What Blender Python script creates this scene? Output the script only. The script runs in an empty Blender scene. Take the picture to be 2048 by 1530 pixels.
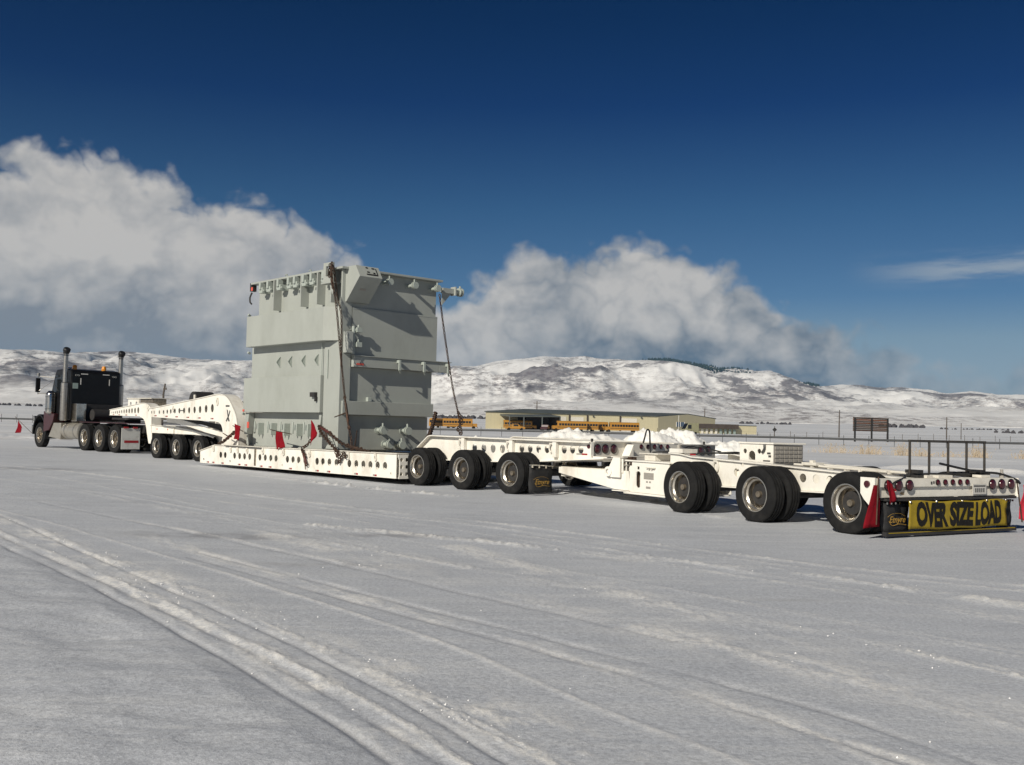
import bpy, bmesh, math, random
import numpy as np
from mathutils import Vector, Matrix, Euler
from mathutils.geometry import delaunay_2d_cdt
random.seed(7)
R = math.radians
sc = bpy.context.scene
COL = sc.collection

# ------------------------------------------------------------------ camera
FPX, CX, CY, EYE = 2050.0, 1024.0, 765.0, 1.372
PITCH, ROLL = math.atan(90 / FPX), R(1.33)
_B = Matrix(((1, 0, 0), (0, 0, 1), (0, -1, 0)))
_P = Matrix(((1, 0, 0), (0, math.cos(PITCH), -math.sin(PITCH)), (0, math.sin(PITCH), math.cos(PITCH))))
_Q = Matrix(((math.cos(ROLL), math.sin(ROLL), 0), (-math.sin(ROLL), math.cos(ROLL), 0), (0, 0, 1)))
CR = _P @ _B @ _Q
cam = bpy.data.cameras.new('camera')
cam.sensor_width = 36.0
cam.lens = FPX / 2048 * 36.0
cam.clip_start = 0.1
cam.clip_end = 60000
cam_ob = bpy.data.objects.new('camera', cam)
COL.objects.link(cam_ob)
cam_ob.matrix_world = Matrix.Translation((0, 0, EYE)) @ Matrix((
    (CR[0][0], -CR[0][1], -CR[0][2]), (CR[1][0], -CR[1][1], -CR[1][2]), (CR[2][0], -CR[2][1], -CR[2][2]))).to_4x4()
sc.camera = cam_ob

# ------------------------------------------------------------------ sky, sun, exposure
SUN_EL = R(30)
SUN_H = Vector((-0.525, -0.851, 0)).normalized()          # horizontal direction towards the sun
sc.view_settings.view_transform = 'Standard'
sc.view_settings.look = 'None'
sc.view_settings.exposure = 0.0
sc.view_settings.gamma = 1.0
world = bpy.data.worlds.new('World')
sc.world = world
world.use_nodes = True
wn, wl = world.node_tree.nodes, world.node_tree.links
wn.clear()
def N(t, **k):
    n = wn.new(t)
    for a, b in k.items():
        setattr(n, a, b)
    return n
def M(op, a, b=None, c=None, clamp=False):
    n = N('ShaderNodeMath', operation=op, use_clamp=clamp)
    for i, x in enumerate((a, b, c)):
        if x is None:
            continue
        if isinstance(x, (int, float)):
            n.inputs[i].default_value = x
        else:
            wl.new(x, n.inputs[i])
    return n.outputs[0]
def MR(x, a, b, c, d, smooth=True):
    n = N('ShaderNodeMapRange', clamp=True)
    if smooth:
        n.interpolation_type = 'SMOOTHSTEP'
    wl.new(x, n.inputs[0])
    for i, v in enumerate((a, b, c, d)):
        if isinstance(v, (int, float)):
            n.inputs[i + 1].default_value = v
        else:
            wl.new(v, n.inputs[i + 1])
    return n.outputs[0]
def MIX(f, a, b):
    n = N('ShaderNodeMix', data_type='RGBA')
    for i, x in ((0, f), (6, a), (7, b)):
        if isinstance(x, (int, float)):
            n.inputs[i].default_value = x
        elif isinstance(x, tuple):
            n.inputs[i].default_value = x
        else:
            wl.new(x, n.inputs[i])
    return n.outputs[2]
sky = N('ShaderNodeTexSky', sky_type='NISHITA')
sky.sun_disc = False
sky.sun_elevation = SUN_EL
sky.sun_rotation = math.atan2(SUN_H.x, SUN_H.y)
sky.altitude = 1500
sky.air_density = 1.0
sky.dust_density = 0.6
sky.ozone_density = 2.0
tc = N('ShaderNodeTexCoord')
nrm = N('ShaderNodeVectorMath', operation='NORMALIZE')
wl.new(tc.outputs['Generated'], nrm.inputs[0])
sep = N('ShaderNodeSeparateXYZ')
wl.new(nrm.outputs[0], sep.inputs[0])
AZ = M('MULTIPLY', M('ARCTAN2', sep.outputs[0], sep.outputs[1]), 180 / math.pi)
EL = M('MULTIPLY', M('ARCSINE', sep.outputs[2]), 180 / math.pi)
# deep polarised blue overhead, paler towards the horizon
rmp = N('ShaderNodeValToRGB')
wl.new(MR(EL, 0, 40, 0, 1, False), rmp.inputs[0])
cr_ = rmp.color_ramp
cr_.elements[0].position, cr_.elements[0].color = 0.0, (0.40, 0.40, 0.46, 1)
cr_.elements[1].position, cr_.elements[1].color = 1.0, (0.012, 0.07, 0.16, 1)
for p_, c_ in ((0.075, (0.42, 0.41, 0.45, 1)), (0.13, (0.40, 0.41, 0.43, 1)), (0.185, (0.23, 0.32, 0.41, 1)), (0.30, (0.135, 0.25, 0.355, 1)), (0.44, (0.030, 0.115, 0.26, 1)), (0.56, (0.008, 0.083, 0.20, 1))):
    cr_.elements.new(p_).color = c_
skm = N('ShaderNodeMix', data_type='RGBA', blend_type='MULTIPLY')
skm.inputs[0].default_value = 1.0
wl.new(sky.outputs[0], skm.inputs[6])
wl.new(rmp.outputs[0], skm.inputs[7])
skycol = skm.outputs[2]
CLOUD_TOP = [(-40, 12.6), (-27.03, 13.1), (-22.35, 13.2), (-19.86, 12.6), (-17.31, 12.2), (-14.69, 11.9), (-11.99, 11.2), (-9.79, 10.4),
             (-8.2, 9.2), (-7.2, 7.4), (-6.0, 6.3), (-4.4, 6.0), (-3.0, 6.9), (-1.92, 7.6), (-0.84, 9.0), (0.84, 9.5), (3.37, 9.8), (4.76, 10.2),
             (6.98, 10.3), (8.65, 9.8), (10.3, 9.2), (12.47, 8.7), (13.4, 7.8), (14.2, 6.9), (15.66, 6.5), (16.71, 6.0), (18.25, 5.3), (19.26, 4.7),
             (20.75, 4.3), (23.16, 3.7), (26.57, 3.0), (40, 2.6)]
fc = N('ShaderNodeFloatCurve')
cv = fc.mapping.curves[0]
while len(cv.points) > 2:
    cv.points.remove(cv.points[-1])
cv.points[0].location = (0, CLOUD_TOP[0][1] / 20)
cv.points[1].location = (1, CLOUD_TOP[-1][1] / 20)
for a, e in CLOUD_TOP[1:-1]:
    cv.points.new((a + 40) / 80, e / 20)
fc.mapping.update()
wl.new(MR(AZ, -40, 40, 0, 1, False), fc.inputs[1])
TOP = M('MULTIPLY', fc.outputs[0], 20.0)
def noise(scale, detail, rough, stretch=(1, 1, 1), off=(0, 0, 0), dist=0.0):
    mp = N('ShaderNodeMapping')
    wl.new(nrm.outputs[0], mp.inputs[0])
    mp.inputs['Scale'].default_value = stretch
    mp.inputs['Location'].default_value = off
    n = N('ShaderNodeTexNoise')
    wl.new(mp.outputs[0], n.inputs['Vector'])
    n.inputs['Scale'].default_value = scale
    n.inputs['Detail'].default_value = detail
    n.inputs['Roughness'].default_value = rough
    n.inputs['Distortion'].default_value = dist
    return n.outputs['Fac']
nb = noise(13, 8, 0.56, off=(3.1, 1.2, 0.4), dist=0.25)
ns = noise(9, 7, 0.55, stretch=(1, 1, 1.5), off=(0.3, 5.2, 1.7), dist=0.35)
nf = noise(34, 6, 0.6, stretch=(1, 1, 1.3), off=(7.3, 2.2, 3.7), dist=0.3)
rel = M('SUBTRACT', M('ADD', TOP, M('MULTIPLY', M('SUBTRACT', nb, 0.5), 3.4)), EL)       # degrees under the cloud's top
def billow(scale, off):
    return M('SUBTRACT', M('ABSOLUTE', M('SUBTRACT', noise(scale, 3.0, 0.5, off=off, dist=0.2), 0.5)), 0.075)
b1 = billow(19.0, (0.7, 0.2, 0.13))
b2 = billow(21.0, (0.72, 0.21, 0.155))
rel = M('ADD', rel, M('ADD', M('MULTIPLY', M('SUBTRACT', nf, 0.5), 1.3), M('MULTIPLY', b1, 7.0)))
dens = MR(rel, -0.5, 0.95, 0, 1)
dens = M('MULTIPLY', dens, MR(AZ, 15.0, 25.5, 0.97, 0.40))
# lit towards the top of the bank, slate towards its base
relT = M('DIVIDE', EL, M('MAXIMUM', TOP, 2.0))
lit = M('ADD', MR(relT, 0.22, 0.66, -0.34, 0.50), M('ADD', M('MULTIPLY', M('SUBTRACT', ns, 0.5), 2.1), M('ADD', M('MULTIPLY', M('SUBTRACT', nf, 0.5), 0.6), M('MULTIPLY', b2, 2.6))))
lit = M('ADD', lit, MR(AZ, 4.0, 19.0, 0.32, -0.02), clamp=True)
slate = MIX(MR(AZ, -9.0, 6.0, 0, 1), (2.35, 2.55, 2.85, 1), (1.25, 1.62, 2.1, 1))
cloudcol = MIX(lit, slate, (5.5, 5.3, 5.05, 1))
wisp = M('MULTIPLY', MR(EL, 7.5, 8.5, 0, 1), MR(EL, 8.7, 9.9, 1, 0))
wisp = M('MULTIPLY', wisp, MR(AZ, 17.5, 24, 0, 1))
wn2 = noise(10, 6, 0.6, stretch=(1, 1, 7), off=(1.2, 0.2, 0.9))
wisp = M('MULTIPLY', wisp, MR(wn2, 0.38, 0.66, 0.0, 0.62))
veil = M('MULTIPLY', MR(EL, 0.0, 6.5, 0.15, 0.0), MR(AZ, 5, 24, 0.3, 1.0))
fill = MIX(veil, skycol, (2.6, 3.5, 4.5, 1))
fill = MIX(wisp, fill, (3.9, 4.3, 4.6, 1))
final = MIX(dens, fill, cloudcol)
bg = N('ShaderNodeBackground')
bg.inputs['Strength'].default_value = 0.1
wl.new(final, bg.inputs['Color'])
wo = N('ShaderNodeOutputWorld')
wl.new(bg.outputs[0], wo.inputs['Surface'])

sun = bpy.data.lights.new('sun', 'SUN')
sun.energy = 4.6
sun.angle = R(0.53)
sun.color = (1.0, 0.94, 0.82)
sun_ob = bpy.data.objects.new('sun', sun)
COL.objects.link(sun_ob)
sd = Vector((SUN_H.x * math.cos(SUN_EL), SUN_H.y * math.cos(SUN_EL), math.sin(SUN_EL)))
sun_ob.rotation_euler = (-sd).to_track_quat('-Z', 'Y').to_euler()

# ------------------------------------------------------------------ pixel helpers (author's survey of the photograph)
def ray(u, v):
    return CR @ Vector(((u - CX) / FPX, (v - CY) / FPX, 1.0))
def at(u, v, y):
    d = ray(u, v)
    return Vector((0, 0, EYE)) + d * (y / d.y)
def on_ground(u, v, z=0.0):
    d = ray(u, v)
    return Vector((0, 0, EYE)) + d * ((z - EYE) / d.z)

# ------------------------------------------------------------------ materials
MATS = {}
def mat(name, col, rough=0.5, metal=0.0, var=0.12, scale=6.0, dirt=None, dirt_amt=0.0, bump=0.0, bscale=40.0, spec=0.5, coat=0.0, detail=6.0, stretch=(1, 1, 1), trans=0.0):
    m = bpy.data.materials.new(name)
    m.use_nodes = True
    nt = m.node_tree
    b = nt.nodes['Principled BSDF']
    b.inputs['Roughness'].default_value = rough
    b.inputs['Metallic'].default_value = metal
    b.inputs['Specular IOR Level'].default_value = spec
    b.inputs['Coat Weight'].default_value = coat
    t = nt.nodes.new('ShaderNodeTexCoord')
    mp = nt.nodes.new('ShaderNodeMapping')
    nt.links.new(t.outputs['Object'], mp.inputs[0])
    mp.inputs['Scale'].default_value = stretch
    n = nt.nodes.new('ShaderNodeTexNoise')
    nt.links.new(mp.outputs[0], n.inputs['Vector'])
    n.inputs['Scale'].default_value = scale
    n.inputs['Detail'].default_value = detail
    n.inputs['Roughness'].default_value = 0.6
    r = nt.nodes.new('ShaderNodeValToRGB')
    r.color_ramp.elements[0].position = 0.3
    r.color_ramp.elements[1].position = 0.7
    r.color_ramp.elements[0].color = tuple(c * (1 - var) for c in col) + (1,)
    r.color_ramp.elements[1].color = tuple(min(1, c * (1 + var)) for c in col) + (1,)
    nt.links.new(n.outputs['Fac'], r.inputs[0])
    out = r.outputs[0]
    if dirt:
        n2 = nt.nodes.new('ShaderNodeTexNoise')
        nt.links.new(mp.outputs[0], n2.inputs['Vector'])
        n2.inputs['Scale'].default_value = scale * 0.55
        n2.inputs['Detail'].default_value = 9
        n2.inputs['Roughness'].default_value = 0.72
        r2 = nt.nodes.new('ShaderNodeValToRGB')
        r2.color_ramp.elements[0].position = 0.5
        r2.color_ramp.elements[1].position = 0.72
        r2.color_ramp.elements[0].color = (0, 0, 0, 1)
        r2.color_ramp.elements[1].color = (dirt_amt, dirt_amt, dirt_amt, 1)
        nt.links.new(n2.outputs['Fac'], r2.inputs[0])
        mx = nt.nodes.new('ShaderNodeMix')
        mx.data_type = 'RGBA'
        nt.links.new(r2.outputs[0], mx.inputs[0])
        nt.links.new(out, mx.inputs[6])
        mx.inputs[7].default_value = tuple(dirt) + (1,)
        out = mx.outputs[2]
    nt.links.new(out, b.inputs['Base Color'])
    if bump:
        n3 = nt.nodes.new('ShaderNodeTexNoise')
        nt.links.new(mp.outputs[0], n3.inputs['Vector'])
        n3.inputs['Scale'].default_value = bscale
        n3.inputs['Detail'].default_value = 4
        bp = nt.nodes.new('ShaderNodeBump')
        bp.inputs['Strength'].default_value = bump
        bp.inputs['Distance'].default_value = 0.02
        nt.links.new(n3.outputs['Fac'], bp.inputs['Height'])
        nt.links.new(bp.outputs[0], b.inputs['Normal'])
    if trans:
        b.inputs['Transmission Weight'].default_value = trans
    MATS[name] = m
    return m
mat('white_paint', (0.80, 0.77, 0.70), 0.42, var=0.04, scale=2.5, dirt=(0.40, 0.335, 0.25), dirt_amt=0.6, bump=0.03, bscale=8, spec=0.4, stretch=(1, 1, 0.5))
mat('white_dull', (0.70, 0.665, 0.59), 0.6, var=0.08, scale=5, dirt=(0.35, 0.30, 0.24), dirt_amt=0.55)
mat('grey_paint', (0.350, 0.367, 0.340), 0.5, var=0.05, scale=1.3, dirt=(0.25, 0.262, 0.235), dirt_amt=0.55, stretch=(1, 1, 0.45), spec=0.35)
mat('grey_fitting', (0.36, 0.395, 0.36), 0.45, var=0.06, scale=9)
mat('tyre_rubber', (0.010, 0.010, 0.0105), 0.85, var=0.3, scale=9, dirt=(0.030, 0.028, 0.026), dirt_amt=0.6, bump=0.25, bscale=60, spec=0.25)
mat('aluminium', (0.56, 0.525, 0.465), 0.27, metal=0.9, var=0.12, scale=11, dirt=(0.16, 0.125, 0.09), dirt_amt=0.6)
mat('hub_steel', (0.34, 0.285, 0.215), 0.33, metal=0.8, var=0.35, scale=16, dirt=(0.07, 0.045, 0.03), dirt_amt=0.8)
mat('chrome', (0.60, 0.57, 0.52), 0.18, metal=1.0, var=0.08, scale=9, dirt=(0.26, 0.22, 0.17), dirt_amt=0.6)
mat('stack_steel', (0.40, 0.385, 0.36), 0.33, metal=0.9, var=0.12, scale=14, dirt=(0.16, 0.13, 0.10), dirt_amt=0.7)
mat('tank_steel', (0.50, 0.47, 0.41), 0.40, metal=0.75, var=0.1, scale=7, dirt=(0.40, 0.355, 0.29), dirt_amt=0.9)
mat('black_paint', (0.007, 0.007, 0.008), 0.35, var=0.2, scale=5, dirt=(0.018, 0.017, 0.016), dirt_amt=0.5, spec=0.3)
mat('black_steel', (0.022, 0.021, 0.021), 0.6, var=0.3, scale=12, dirt=(0.06, 0.045, 0.035), dirt_amt=0.6)
mat('maroon_paint', (0.040, 0.003, 0.007), 0.35, var=0.15, scale=4, dirt=(0.05, 0.025, 0.022), dirt_amt=0.5, coat=0.3)
mat('dark_glass', (0.012, 0.014, 0.016), 0.08, var=0.1, scale=3, spec=0.7)
mat('pale_glass', (0.28, 0.34, 0.31), 0.2, var=0.1, scale=8)
mat('chain_rust', (0.055, 0.034, 0.024), 0.65, metal=0.45, var=0.45, scale=16, dirt=(0.13, 0.055, 0.028), dirt_amt=0.6)
mat('binder_red', (0.085, 0.018, 0.015), 0.55, var=0.25, scale=14, dirt=(0.05, 0.02, 0.015), dirt_amt=0.7)
mat('flag_red', (0.19, 0.006, 0.012), 0.85, var=0.2, scale=5, bump=0.25, bscale=90, spec=0.1)
mat('flag_shaded', (0.17, 0.006, 0.012), 0.85, var=0.25, scale=5, bump=0.25, bscale=90, spec=0.1)  # darker red, shade on the flag put into its colour
mat('flag_sunlit', (0.46, 0.035, 0.055), 0.9, var=0.2, scale=5, bump=0.2, bscale=90, spec=0.1, trans=0.0)  # paler red, sunlight on the cloth put into its colour
mat('banner_yellow', (0.285, 0.205, 0.020), 0.75, var=0.16, scale=5, dirt=(0.13, 0.095, 0.025), dirt_amt=0.7, spec=0.2)
mat('banner_ink', (0.012, 0.011, 0.010), 0.75, var=0.3, scale=8, spec=0.2)
mat('gold_ink', (0.36, 0.21, 0.035), 0.5, var=0.25, scale=30)
mat('lamp_red', (0.055, 0.004, 0.009), 0.22, var=0.25, scale=22, coat=0.5)
mat('tape_red', (0.30, 0.012, 0.016), 0.4, var=0.15, scale=30)
mat('tape_white', (0.62, 0.60, 0.56), 0.4, var=0.1, scale=30)
mat('tape_grey', (0.30, 0.28, 0.25), 0.5, var=0.15, scale=30)
mat('flap_black', (0.013, 0.013, 0.014), 0.75, var=0.35, scale=9, dirt=(0.07, 0.065, 0.06), dirt_amt=0.5)
mat('flap_white', (0.56, 0.56, 0.53), 0.5, var=0.06, scale=6, dirt=(0.36, 0.33, 0.29), dirt_amt=0.7)
mat('hose_black', (0.012, 0.012, 0.013), 0.5, var=0.2, scale=20)
mat('amber_lens', (0.65, 0.24, 0.012), 0.25, var=0.12, scale=20, coat=0.5)
mat('rack_steel', (0.075, 0.068, 0.06), 0.55, metal=0.5, var=0.3, scale=13, dirt=(0.10, 0.06, 0.04), dirt_amt=0.6)
mat('bus_yellow', (0.38, 0.185, 0.03), 0.4, var=0.07, scale=2, dirt=(0.30, 0.15, 0.03), dirt_amt=0.5)
mat('bus_trim', (0.022, 0.020, 0.018), 0.5, var=0.2, scale=4)
mat('tan_siding', (0.54, 0.485, 0.32), 0.6, var=0.05, scale=0.6, stretch=(5, 5, 0.2))
mat('door_white', (0.68, 0.64, 0.55), 0.5, var=0.04, scale=1.2)
mat('roof_dark', (0.085, 0.095, 0.090), 0.55, var=0.18, scale=0.4, dirt=(0.16, 0.16, 0.15), dirt_amt=0.4)
mat('roof_brown', (0.065, 0.05, 0.042), 0.6, var=0.2, scale=0.8)
mat('timber_brown', (0.10, 0.062, 0.042), 0.8, var=0.4, scale=2.5, dirt=(0.20, 0.085, 0.04), dirt_amt=0.8)
mat('pole_wood', (0.085, 0.070, 0.058), 0.85, var=0.3, scale=4, stretch=(6, 6, 0.5))
mat('rail_paint', (0.050, 0.052, 0.055), 0.5, var=0.2, scale=3)
mat('weed_straw', (0.45, 0.36, 0.25), 0.85, var=0.3, scale=2)
mat('conifer', (0.022, 0.035, 0.030), 0.9, var=0.4, scale=0.05)
mat('brush_dark', (0.060, 0.055, 0.060), 0.9, var=0.4, scale=0.3)
mat('sticker_orange', (0.62, 0.10, 0.07), 0.5, var=0.1, scale=30)
mat('ink_dark', (0.05, 0.05, 0.05), 0.6, var=0.2, scale=30)
mat('placard', (0.52, 0.50, 0.46), 0.5, var=0.1, scale=25)
mat('window_blue', (0.10, 0.16, 0.24), 0.15, var=0.1, scale=2, spec=0.7)

# ------------------------------------------------------------------ mesh helpers; coordinates (s forward, t to the right, z up)
class Fr:
    """a vehicle's own axes on the ground: s ahead, t to its right"""
    def __init__(self, x, y, heading):
        a = R(heading)
        self.o = Vector((x, y, 0))
        self.H = Vector((-math.sin(a), math.cos(a), 0))
        self.T = Vector((math.cos(a), math.sin(a), 0))
        self.rz = math.pi / 2 + a
    def w(self, s, t, z):
        return self.o + self.H * s + self.T * t + Vector((0, 0, z))
class Thing:
    def __init__(self, name, label, cat, frame=None, org=(0, 0, 0), group=None, loc=None, rz=0.0):
        self.e = bpy.data.objects.new(name, None)
        self.e.empty_display_size = 0.3
        COL.objects.link(self.e)
        self.org = org
        if frame:
            self.e.location = frame.w(*org)
            self.e.rotation_euler = (0, 0, frame.rz)
        else:
            self.e.location = loc
            self.e.rotation_euler = (0, 0, rz)
        tag(self.e, label, cat, group)
def tag(o, label=None, cat=None, group=None, kind=None):
    for k, v in (('label', label), ('category', cat), ('group', group), ('kind', kind)):
        if v:
            o[k] = v
    return o
def circ(cx, cy, r, n=20, ry=None, ph=0.0):
    ry = ry or r
    return [(cx + r * math.cos(ph + 2 * math.pi * i / n), cy + ry * math.sin(ph + 2 * math.pi * i / n)) for i in range(n)]
def rrect(a0, a1, b0, b1, r, n=4):
    out = []
    for cx, cy, ph in ((a1 - r, b1 - r, 0), (a0 + r, b1 - r, 90), (a0 + r, b0 + r, 180), (a1 - r, b0 + r, 270)):
        for i in range(n + 1):
            a = R(ph + 90 * i / n)
            out.append((cx + r * math.cos(a), cy + r * math.sin(a)))
    return out
def smooth_poly(pts, per=6):
    """Catmull-Rom through the points"""
    P = [Vector(p) for p in pts]
    P = [P[0] * 2 - P[1]] + P + [P[-1] * 2 - P[-2]]
    out = []
    for i in range(1, len(P) - 2):
        for k in range(per):
            u = k / per
            a, b, c, d = P[i - 1], P[i], P[i + 1], P[i + 2]
            out.append(0.5 * ((2 * b) + (c - a) * u + (2 * a - 5 * b + 4 * c - d) * u * u + (3 * b - a - 3 * c + d) * u ** 3))
    out.append(P[-2])
    return out
def inside(c, poly):
    k = False
    n = len(poly)
    for i in range(n):
        (x0, y0), (x1, y1) = poly[i][:2], poly[(i + 1) % n][:2]
        if (y0 > c[1]) != (y1 > c[1]) and c[0] < (x1 - x0) * (c[1] - y0) / (y1 - y0) + x0:
            k = not k
    return k
class MB:
    def __init__(self):
        self.v, self.f, self.m = [], [], []
        self.cur = 0
    def add(self, verts, faces):
        n = len(self.v)
        self.v += [tuple(x) for x in verts]
        self.f += [tuple(n + i for i in f) for f in faces]
        self.m += [self.cur] * len(faces)
        return self
    def box(self, a0, a1, b0, b1, c0, c1):
        return self.add([(a0, b0, c0), (a1, b0, c0), (a1, b1, c0), (a0, b1, c0), (a0, b0, c1), (a1, b0, c1), (a1, b1, c1), (a0, b1, c1)],
                        [(0, 3, 2, 1), (4, 5, 6, 7), (0, 1, 5, 4), (1, 2, 6, 5), (2, 3, 7, 6), (3, 0, 4, 7)])
    def ext(self, poly, holes, fn, h0, h1):
        """poly with holes in 2-D, pushed from h0 to h1; fn maps (a, b, h) to (s, t, z)"""
        loops = [poly] + list(holes)
        pts, edges, faces = [], [], []
        for lp in loops:
            n = len(pts)
            pts += [Vector(p) for p in lp]
            edges += [(n + i, n + (i + 1) % len(lp)) for i in range(len(lp))]
        if holes:
            vo, eo, fo, _, _, _ = delaunay_2d_cdt(pts, edges, [], 1, 1e-7)
            keep = []
            for f in fo:
                c = sum((Vector(vo[i]) for i in f), Vector((0, 0))) / len(f)
                if inside(c, poly) and not any(inside(c, h) for h in holes):
                    keep.append(f)
            fo = keep
        else:
            vo, fo = pts, [tuple(range(len(pts)))]
        nv = len(vo)
        V = [fn(p[0], p[1], h0) for p in vo] + [fn(p[0], p[1], h1) for p in vo]
        F = [tuple(f) for f in fo] + [tuple(nv + i for i in reversed(f)) for f in fo]
        n0 = len(self.v)
        self.add(V, F)
        for lp in loops:
            k = len(lp)
            self.add([fn(p[0], p[1], h0) for p in lp] + [fn(p[0], p[1], h1) for p in lp],
                     [(i, (i + 1) % k, k + (i + 1) % k, k + i) for i in range(k)])
        return self
    def sz(self, poly, t0, t1, holes=()):
        return self.ext(poly, holes, lambda a, b, h: (a, h, b), t0, t1)
    def tz(self, poly, s0, s1, holes=()):
        return self.ext(poly, holes, lambda a, b, h: (h, a, b), s0, s1)
    def st(self, poly, z0, z1, holes=()):
        return self.ext(poly, holes, lambda a, b, h: (a, b, h), z0, z1)
    def strip(self, path, t0, t1, th):
        """flange that follows an (s, z) path, th thick, t0..t1 wide"""
        P = [Vector(p) for p in path]
        V, F = [], []
        for i, p in enumerate(P):
            d = (P[min(i + 1, len(P) - 1)] - P[max(i - 1, 0)]).normalized()
            nn = Vector((-d.y, d.x)) * th
            for q, t in ((p, t0), (p, t1), (p + nn, t1), (p + nn, t0)):
                V.append((q.x, t, q.y))
        for i in range(len(P) - 1):
            for k in range(4):
                F.append((i * 4 + k, i * 4 + (k + 1) % 4, (i + 1) * 4 + (k + 1) % 4, (i + 1) * 4 + k))
        e = (len(P) - 1) * 4
        F += [(3, 2, 1, 0), (e, e + 1, e + 2, e + 3)]
        return self.add(V, F)
    def tube(self, pts, r, n=8, cap=True, radii=None):
        P = [Vector(p) for p in pts]
        V, F = [], []
        up = Vector((0, 0, 1))
        for i, p in enumerate(P):
            d = (P[min(i + 1, len(P) - 1)] - P[max(i - 1, 0)]).normalized()
            a = d.cross(up)
            if a.length < 1e-3:
                a = d.cross(Vector((1, 0, 0)))
            a.normalize()
            b = d.cross(a).normalized()
            rr = radii[i] if radii else r
            for k in range(n):
                an = 2 * math.pi * k / n
                V.append(p + a * rr * math.cos(an) + b * rr * math.sin(an))
        for i in range(len(P) - 1):
            for k in range(n):
                F.append((i * n + k, i * n + (k + 1) % n, (i + 1) * n + (k + 1) % n, (i + 1) * n + k))
        if cap:
            F += [tuple(range(n)), tuple(reversed(range((len(P) - 1) * n, len(P) * n)))]
        return self.add(V, F)
    def lathe(self, prof, c, n=40, closed=True):
        """profile (radius, t offset) spun about the t axis through c"""
        V, F = [], []
        k = len(prof)
        for i in range(n):
            a = 2 * math.pi * i / n
            for r, x in prof:
                V.append((c[0] + r * math.cos(a), c[1] + x, c[2] + r * math.sin(a)))
        for i in range(n):
            j = (i + 1) % n
            for q in range(k if closed else k - 1):
                w = (q + 1) % k
                F.append((i * k + q, i * k + w, j * k + w, j * k + q))
        return self.add(V, F)
    def ring(self, c, R0, r, ax, n=14, m=6, stretch=1.0):
        """torus about axis 's','t' or 'z'"""
        V, F = [], []
        for i in range(n):
            a = 2 * math.pi * i / n
            for j in range(m):
                b = 2 * math.pi * j / m
                q = R0 + r * math.cos(b)
                x, y, h = q * math.cos(a), q * math.sin(a) * stretch, r * math.sin(b)
                p = {'t': (x, h, y), 's': (h, x, y), 'z': (x, y, h)}[ax]
                V.append((c[0] + p[0], c[1] + p[1], c[2] + p[2]))
        for i in range(n):
            for j in range(m):
                F.append((i * m + j, ((i + 1) % n) * m + j, ((i + 1) % n) * m + (j + 1) % m, i * m + (j + 1) % m))
        return self.add(V, F)
    def mesh(self, name, mats, org=(0, 0, 0), smooth=None, flip=True):
        me = bpy.data.meshes.new(name)
        sgn = -1 if flip else 1
        me.from_pydata([(a - org[0], sgn * (b - org[1]), c - org[2]) for a, b, c in self.v], [], self.f)
        for mm in (mats if isinstance(mats, (list, tuple)) else [mats]):
            me.materials.append(MATS[mm])
        me.polygons.foreach_set('material_index', self.m)
        bm = bmesh.new()
        bm.from_mesh(me)
        bmesh.ops.remove_doubles(bm, verts=bm.verts, dist=1e-5)
        bmesh.ops.recalc_face_normals(bm, faces=bm.faces)
        bm.to_mesh(me)
        bm.free()
        if smooth:
            me.polygons.foreach_set('use_smooth', [True] * len(me.polygons))
            me.set_sharp_from_angle(angle=R(smooth))
        me.update()
        return me
    def part(self, name, mats, thing, parent=None, smooth=None, bevel=0.0, label=None):
        """link as a child mesh of the thing (or of a part of it)"""
        o = bpy.data.objects.new(name, self.mesh(name, mats, thing.org, smooth))
        COL.objects.link(o)
        o.parent = parent or thing.e
        if bevel:
            b = o.modifiers.new('edge', 'BEVEL')
            b.width = bevel
            b.segments = 2
            b.limit_method = 'ANGLE'
            b.angle_limit = R(40)
        if label:
            o['label'] = label
        return o
def place(name, me, thing, pos, parent=None, rot=None):
    """shared mesh as a part at (s, t, z)"""
    o = bpy.data.objects.new(name, me)
    COL.objects.link(o)
    o.parent = parent or thing.e
    g = thing.org
    o.location = (pos[0] - g[0], -(pos[1] - g[1]), pos[2] - g[2])
    if rot:
        o.rotation_euler = rot
    return o
def text_mesh(txt, size, extrude=0.002, offset=0.0, shear=0.0, spacing=1.0):
    c = bpy.data.curves.new('lettering', 'FONT')
    c.body = txt
    c.size = size
    c.extrude = extrude
    c.offset = offset
    c.shear = shear
    c.space_character = spacing
    c.align_x = 'CENTER'
    c.align_y = 'CENTER'
    c.resolution_u = 3
    o = bpy.data.objects.new('lettering', c)
    COL.objects.link(o)
    dg = bpy.context.evaluated_depsgraph_get()
    me = bpy.data.meshes.new_from_object(o.evaluated_get(dg))
    bpy.data.objects.remove(o)
    bpy.data.curves.remove(c)
    return me
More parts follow.
